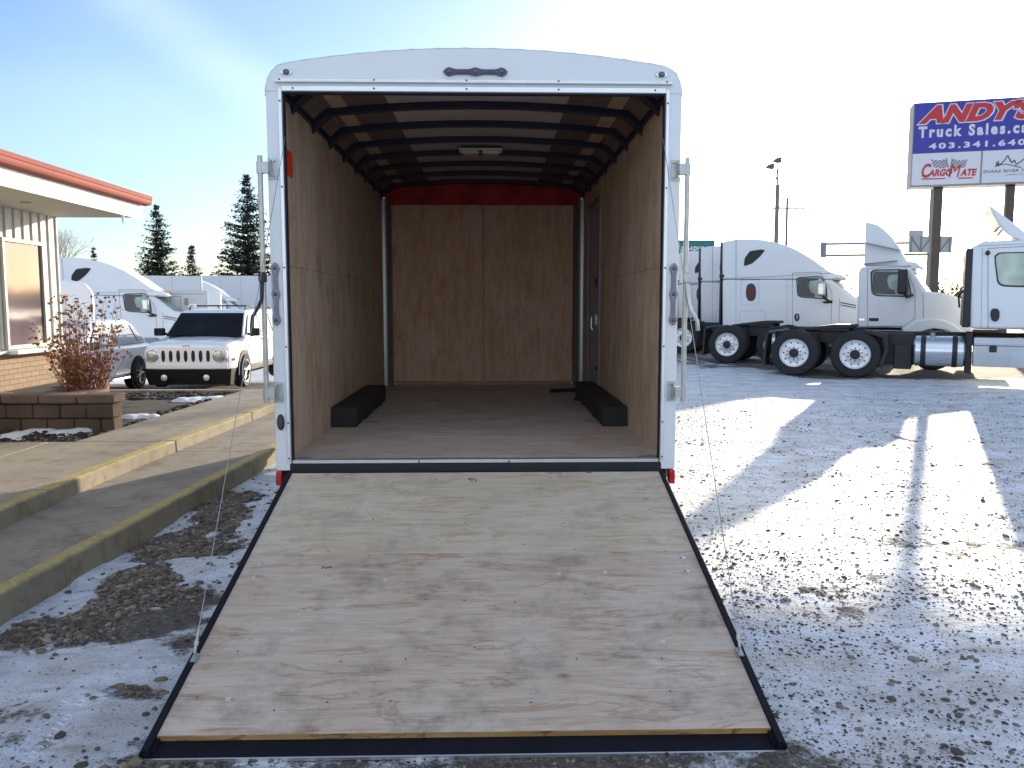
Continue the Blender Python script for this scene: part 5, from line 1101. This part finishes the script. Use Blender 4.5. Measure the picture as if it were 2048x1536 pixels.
# ================================================================== ROADSIDE SIGN
# local frame: x along the panel (towards the nearer end), y into the back, z up
SR = R(-17)
sg0 = PY(1826, 300, 27.8)
sg = thing('roadside_sign', 'tall two-post dealer sign with blue panel above two white panels, reading Truck Sales', 'sign', (sg0.x, sg0.y, 0), SR)
sdx = Vector((math.cos(SR), math.sin(SR), 0)); sn_ = Vector((-sdx.y, sdx.x, 0))
def sq(px, py):
    r = ray(px, py); t = (sg0.x*sn_.x+sg0.y*sn_.y)/(r.x*sn_.x+r.y*sn_.y); p = Vector((0, 0, CAMH))+r*t; return ((p-Vector((sg0.x, sg0.y, 0))).dot(sdx), p.z)
zT = sq(1828, 208)[1]; zM = sq(1828, 307)[1]; zB = sq(1828, 371)[1]; SW = 6.1
greyf = M('sign_frame', (.30, .28, .27), .5, .2, .08, 3)
b = MB(); b.box(-.03, SW+.03, .012, .75, zB-.06, zT+.03); b.build('cabinet', greyf, sg, .01, 1)
b = MB(); b.box(0, SW, -.01, .011, zM, zT); b.build('blue_panel', M('sign_blue', (.028, .03, .30), .4, 0, .1, .6), sg)
pw = sq(1962, 340)[0]
sgw = M('sign_white', (.62, .64, .70), .45, 0, .04, 1)
b = MB(); b.box(0, pw-.03, -.01, .011, zB, zM-.02); b.build('white_panel', sgw, sg); b = MB(); b.box(pw+.03, SW, -.01, .011, zB, zM-.02); b.build('white_panel', sgw, sg)
for a0, a1 in ((1868, 1886), (2014, 2031)):
    x0, x1 = sq(a0, 450)[0], sq(a1, 450)[0]; b = MB(); b.box(x0, x1, .2, .5, -.2, zB-.061); b.build('post', M('post_brown', (.085, .065, .055), .55, .2, .1, 2), sg, .03, 2)
def stext(s_, px, py, hpx, mat_, sx=1., shear=0., off=0., sp=1., y=-.014, depth=.003, name='lettering'):
    x, z = sq(px, py); h = sq(px, py-hpx)[1]-z
    return text(s_, h/.69, mat_, sg, (x, y, z), (PI/2, 0, 0), shear, off, sp, sx, name, depth)
sred = M('sign_red', (.50, .015, .025), .4, 0, .05); slet = M('sign_letter_white', (.60, .60, .68), .4, 0, .03); sdark = M('sign_grey_ink', (.07, .08, .09), .5); sink = M('sign_pale_ink', (.24, .25, .28), .5)
o = stext("ANDY'S", 1844, 246, 31, slet, 1.22, .34, .075, 1.04, -.013)
o = stext("ANDY'S", 1844, 245.5, 30.5, sred, 1.22, .34, .045, 1.06, -.019)
stext("Truck Sales.ca", 1837, 275, 20, slet, .84, 0, .022, 1.36)
stext("403.341.6400", 1858, 298, 10.5, slet, 1.72, 0, .010, 1.34)
# first white panel: racing flags and italic red words
def poly(pts, mat_, name, y=-.0135, d=.003):
    b = MB(); b.prism([sq(*p) for p in pts], 'y', y-d, y); return b.build(name, mat_, sg, smooth=False)
def flag(px0, flip):
    b1, b2 = MB(), MB(); nx, ny = 8, 6
    for i in range(nx):
        for j in range(ny):
            u0, u1, v0, v1 = i/nx, (i+1)/nx, j/ny, (j+1)/ny
            def P2(u, v):
                wv = 2.2*math.sin(u*4.2); X_ = px0+flip*(4-u*30+v*5); Y_ = 317+u*4+v*16+wv; return sq(X_, Y_)
            (b1 if (i+j) % 2 else b2).prism([P2(u0, v0), P2(u1, v0), P2(u1, v1), P2(u0, v1)], 'y', -.015, -.012)
    o = b1.build('flag', M('flag_dark', (.12, .13, .15), .6), sg, smooth=False); b2.build('flag_check', M('flag_light', (.5, .51, .55), .6), o, smooth=False)
    poly([(px0+flip*4, 316), (px0+flip*5.2, 316), (px0-flip*(-12), 352), (px0-flip*(-11), 352)], sdark, 'flag_pole')
flag(1888, 1); flag(1909, -1)
stext("C", 1840, 355, 26, sred, .62, .25, .016, 1, -.0185); stext("ARGO", 1857, 352.5, 12.5, sred, .82, .25, .012, 1.0, -.018)
stext("M", 1895, 355, 26, sred, .72, .25, .0, 1, -.019); stext("ATE", 1921, 351.5, 12.5, sred, .84, .25, .012, 1.0, -.018)
poly([(1843, 357), (1891, 356), (1890, 358.3), (1843, 359.5)], sred, 'underline'); poly([(1917, 355.5), (1946, 354.5), (1945, 357), (1916, 358)], sred, 'underline')
# second white panel: mountain line drawing and small lettering
def pline(pts, w_, mat_, name):
    b = MB()
    for a_, c_ in zip(pts[:-1], pts[1:]):
        a2 = Vector(sq(*a_)); c2 = Vector(sq(*c_)); d = (c2-a2).normalized(); n_ = Vector((-d.y, d.x))*w_; b.prism([a2+n_, a2-n_, c2-n_, c2+n_], 'y', -.016, -.012)
    return b.build(name, mat_, sg, smooth=False)
pline([(1990, 333), (1998, 331), (2008, 322), (2015, 311), (2021, 322), (2024, 326), (2028, 320), (2032, 327)], .018, sdark, 'mountain_line')
pline([(1998, 330), (2012, 328), (2028, 332), (2042, 335)], .014, sdark, 'mountain_line'); pline([(2030, 331), (2040, 324), (2048, 318), (2058, 328), (2070, 332)], .016, sdark, 'mountain_line')
poly([(1991, 331), (1993, 322), (1995, 326), (1997, 320), (1999, 330)], sdark, 'small_pines')
stext("SNAKE RIVER TRAILERS", 1965, 346.5, 5.8, sdark, 1.25, .15, 0, 1.05); stext("COMPANY LTD", 2011, 351, 2.6, sink, 1.1, 0, 0, 1.1)

# ================================================================== POLES, ROAD SIGNS
polem = M('pole_grey', (.16, .16, .16), .55, .3, .1, 2)
Yl = 46.; p_ = PY(1549, 600, Yl); t = thing('street_lamp', 'grey street lamp with twin heads on a slim pole against the bright sky', 'street lamp', (p_.x, Yl, -.1))
zl = PY(1545, 322, Yl).z; zm = PY(1548, 366, Yl).z
b = MB(); b.tube([(0, 0, 0), (-.02, 0, zm)], [.15, .105], 12); b.tube([(-.02, 0, zm), (-.10, 0, zl)], [.05, .04], 8); b.build('pole', polem, t)
b = MB(); b.tube([(-.10, 0, zl-.9), (-.35, 0, zl-.25)], .03, 6); b.tube([(-.10, 0, zl-.9), (.05, 0, zl-.15)], .03, 6); b.build('arm', polem, t)
for dx, dz in ((-.42, -.22), (-.02, .12)):
    b = MB(); b.loft([[(dx-.30, -.2, zl+dz-.05), (dx+.12, -.2, zl+dz-.12), (dx+.12, .2, zl+dz-.12), (dx-.30, .2, zl+dz-.05)], [(dx-.15, -.16, zl+dz+.12), (dx+.14, -.16, zl+dz+.20), (dx+.14, .16, zl+dz+.20), (dx-.15, .16, zl+dz+.12)]]); b.build('lamp_head', M('lamp_head', (.09, .09, .085), .5), t, .03, 2)
Yu = 85.; p_ = PY(1570, 600, Yu); t = thing('utility_pole', 'thin wooden utility pole with crossarms right of the street lamp', 'utility pole', (p_.x, Yu, -.3))
zu = PY(1568, 390, Yu).z; zc = PY(1568, 411, Yu).z
b = MB(); b.tube([(0, 0, 0), (-.1, 0, zu)], [.17, .12], 8); b.build('pole', M('pole_wood', (.14, .12, .11), .8), t)
b = MB(); b.box(-1.6, 1.7, -.06, .06, zc-.06, zc+.06); b.box(0, 1.1, -.05, .05, zu-.5, zu-.4); b.build('crossarm', M('pole_wood', (.14, .12, .11)), t)
b = MB()
for x in (-1.5, -.9, .8, 1.6): b.tube([(x, 0, zc+.06), (x, 0, zc+.24)], .05, 6)
b.build('insulators', polem, t)
# overhead highway sign structure
Yg = 62.; p_ = PY(1857, 600, Yg); gpx = lambda px, py: (PY(px, py, Yg).x-p_.x, PY(px, py, Yg).z+.3)
t = thing('sign_gantry', 'grey highway sign gantry with long two-rail arm, seen from behind', 'road sign', (p_.x, Yg, -.3))
gm = M('gantry_steel', (.22, .23, .23), .55, .4, .08, 1)
b = MB(); x, z = gpx(1857, 330); b.tube([(0, .3, 0), (0, .3, z)], [.14, .09], 10); b.build('post', gm, t)
b = MB()
for py in (488, 511):
    xa, za = gpx(1645, py); xb_, zb2 = gpx(1870, py-3); b.tube([(xa, .1, za), (xb_, .1, zb2)], .10, 8)
xa, za = gpx(1644, 484); xb_, zb2 = gpx(1652, 515); b.box(xa, xb_, -.05, .3, zb2, za); b.build('arm', gm, t, .02, 1)
b = MB(); (xa, za), (xb_, zb2) = gpx(1815, 473), gpx(1900, 506); b.box(xa, xb_, -.25, -.2, zb2, za); (xc, zc2), (xd, zd) = gpx(1815, 461), gpx(1843, 473.2); b.box(xc, xd, -.25, -.2, zd, zc2)
pn = b.build('panel_back', M('panel_back', (.36, .37, .36), .5, .4, .06, 1), t)
b = MB(); 
for k in range(5):
    x_ = xa+.2+k*(xb_-xa-.4)/4; b.box(x_-.04, x_+.04, -.3, -.252, zb2, za)
for k in range(4):
    x0_, x1_ = xa+.2+k*(xb_-xa-.4)/4, xa+.2+(k+1)*(xb_-xa-.4)/4; b.tube([(x0_, -.30, zb2+.1 if k % 2 else za-.1), (x1_, -.30, za-.1 if k % 2 else zb2+.1)], .03, 6)
b.build('brace', gm, pn)
# green board behind the far sleeper
Yb = 58.; p_ = PY(1358, 600, Yb); gq = lambda px, py: (PY(px, py, Yb).x-p_.x, PY(px, py, Yb).z+.3)
t = thing('green_sign', 'dark teal board with white capitals above the far trucks beside the trailer', 'sign', (p_.x, Yb, -.3))
(xa, za), (xb_, zb2) = gq(1340, 480), gq(1429, 523)
b = MB(); b.box(xa, xb_, 0, .25, zb2, za); b.build('board', M('board_teal', (.015, .15, .14), .5, 0, .08, .8), t, .04, 2)
b = MB(); b.box(xa+.3, xa+.5, .05, .2, 0, zb2); b.box(xb_-.5, xb_-.3, .05, .2, 0, zb2); b.build('legs', polem, t)
wl_ = M('board_letters', (.62, .68, .66), .5)
x, z = gq(1362, 506); text('EMPIRE', (gq(1362, 493)[1]-z)/.69, wl_, t, (x, -.006, z), spacing=1.02, offset=.01, depth=.004)
x, z = gq(1366, 516); text('DESIGN BUILD', (gq(1362, 510)[1]-z)/.69, wl_, t, (x, -.006, z), spacing=1.1, depth=.004)

# ================================================================== TREES
def spruce(loc, H_, rad, label, seed, nb=46, trunk=.10):
    random.seed(seed); t = thing('spruce_tree', label, 'tree', loc, 0, 'dark spruces on the skyline')
    b = MB(); b.tube([(0, 0, 0), (0, 0, H_*.6), (0, 0, H_)], [trunk*H_/9, trunk*.5*H_/9, .012], 8); b.build('trunk', M('spruce_bark', (.07, .05, .04), .9), t)
    c = MB()
    for i in range(nb):
        f = (i+random.uniform(-.3, .3))/nb; z0 = H_*(.06+.93*f); R0 = rad*(1-f)**.85+.06; nbr = int(8+9*(1-f))
        for k in range(nbr):
            if random.random() < .12: continue
            a = random.uniform(0, TAU); L_ = R0*random.choice((.55, .8, .95, 1.05, 1.22))*random.uniform(.85, 1.1); droop = -.22*L_*(1-f)+.10*L_
            n_ = max(4, int(L_/.13)); ca, sa = math.cos(a), math.sin(a)
            for j in range(n_):
                u = (j+random.random())/n_; x = u*L_; z = z0+droop*math.sin(u*2.2)+.16*L_*u*u
                for q_ in range(4):
                    p = Vector((ca*x, sa*x, z))+Vector((random.gauss(0, .06), random.gauss(0, .06), random.gauss(0, .05)))
                    d = Vector((ca+random.uniform(-.8, .8), sa+random.uniform(-.8, .8), random.uniform(-.7, .35))).normalized()*random.uniform(.22, .42)*(1.05-.35*u)*(1.05-.6*f)*min(1, .45+rad*.3); e = d.cross(Vector((random.gauss(0, .5), random.gauss(0, .5), 1))).normalized()*random.uniform(.045, .08)
                    c.add([p-e*.6, p+d*.5-e, p+d, p+d*.5+e], [(0, 1, 2, 3)], random.choice((0, 0, 1)))
    c.build('crown', [M('spruce_dark', (.022, .035, .022), .9, 0, .3, 3), M('spruce_green', (.045, .06, .035), .9, 0, .3, 3)], t, smooth=False); return t
def at(px, py, Y): return PY(px, py, Y)
def sp(px, ytop, Y, rad, label, seed, nb=46):
    p = at(px, 600, Y); gz = -.5; spruce((p.x, Y, gz), at(px, ytop, Y).z-gz, rad, label, seed, nb)
sp(319, 405, 62, 2.35, 'narrow dark spruce left of the twin smaller one, above the sleeper roof', 11)
sp(387, 486, 74, 1.5, 'short spruce standing between the two tall ones', 13, 34)
sp(500, 345, 58, 3.0, 'tallest dark spruce partly hidden by the trailer lock bar', 17, 54)
sp(192, 489, 78, .9, 'tiny spruce tip above the left sleeper tractor', 19, 26)
# bare tree behind the office
random.seed(31); p_ = at(150, 600, 42); bt_ = thing('bare_tree', 'leafless twiggy tree just behind the office corner', 'tree', (p_.x-.9, 42, -.5)); tb = MB(); tw = MB()
def grow(mb, p, d, L_, r, lev):
    q_ = p+d*L_*.5+Vector((random.gauss(0, .03), random.gauss(0, .03), 0)); e = p+d*L_; (tb if lev < 2 else tw).tube([p, q_, e], [r, r*.85, r*.65], 5 if lev < 3 else 3, caps=False)
    if lev >= 6: return
    for k in range(3 if lev < 4 else 2):
        nd = (d+Vector((random.gauss(0, .36), random.gauss(0, .36), random.gauss(.08, .15)))).normalized(); grow(mb, e, nd, L_*random.uniform(.66, .82), r*.6, lev+1)
grow(tb, Vector((0, 0, 0)), Vector((0, 0, 1)), 1.7, .10, 0)
tb.build('trunk', M('bark_grey', (.20, .17, .15), .9), bt_); tw.build('crown', M('twig_grey', (.30, .26, .24), .9), bt_, smooth=False)
# far belt of bare poplars and low rise beyond the road
random.seed(41); tl = MB()
for i in range(420):
    x = random.uniform(34, 150); y = 165+random.uniform(-8, 16); h = random.uniform(2.5, 5.2)*(1+.4*math.sin(x*.21)); 
    for k in range(26):
        p = Vector((x+random.gauss(0, .8), y+random.gauss(0, .8), h*random.uniform(.1, 1))); d = Vector((random.gauss(0, .5), 0, random.uniform(.3, 1)))*1.0; e = Vector((.22, 0, random.uniform(-.1, .1))); tl.add([p-e, p+d-e*.2, p+d+e*.2, p+e], [(0, 1, 2, 3)], k % 2)
o = tl.build('treeline', [M('far_brown', (.17, .13, .10), .95), M('far_green', (.10, .10, .07), .95)], None, smooth=False); tag(o, 'far brown belt of bushes on the horizon at right', kind='stuff')
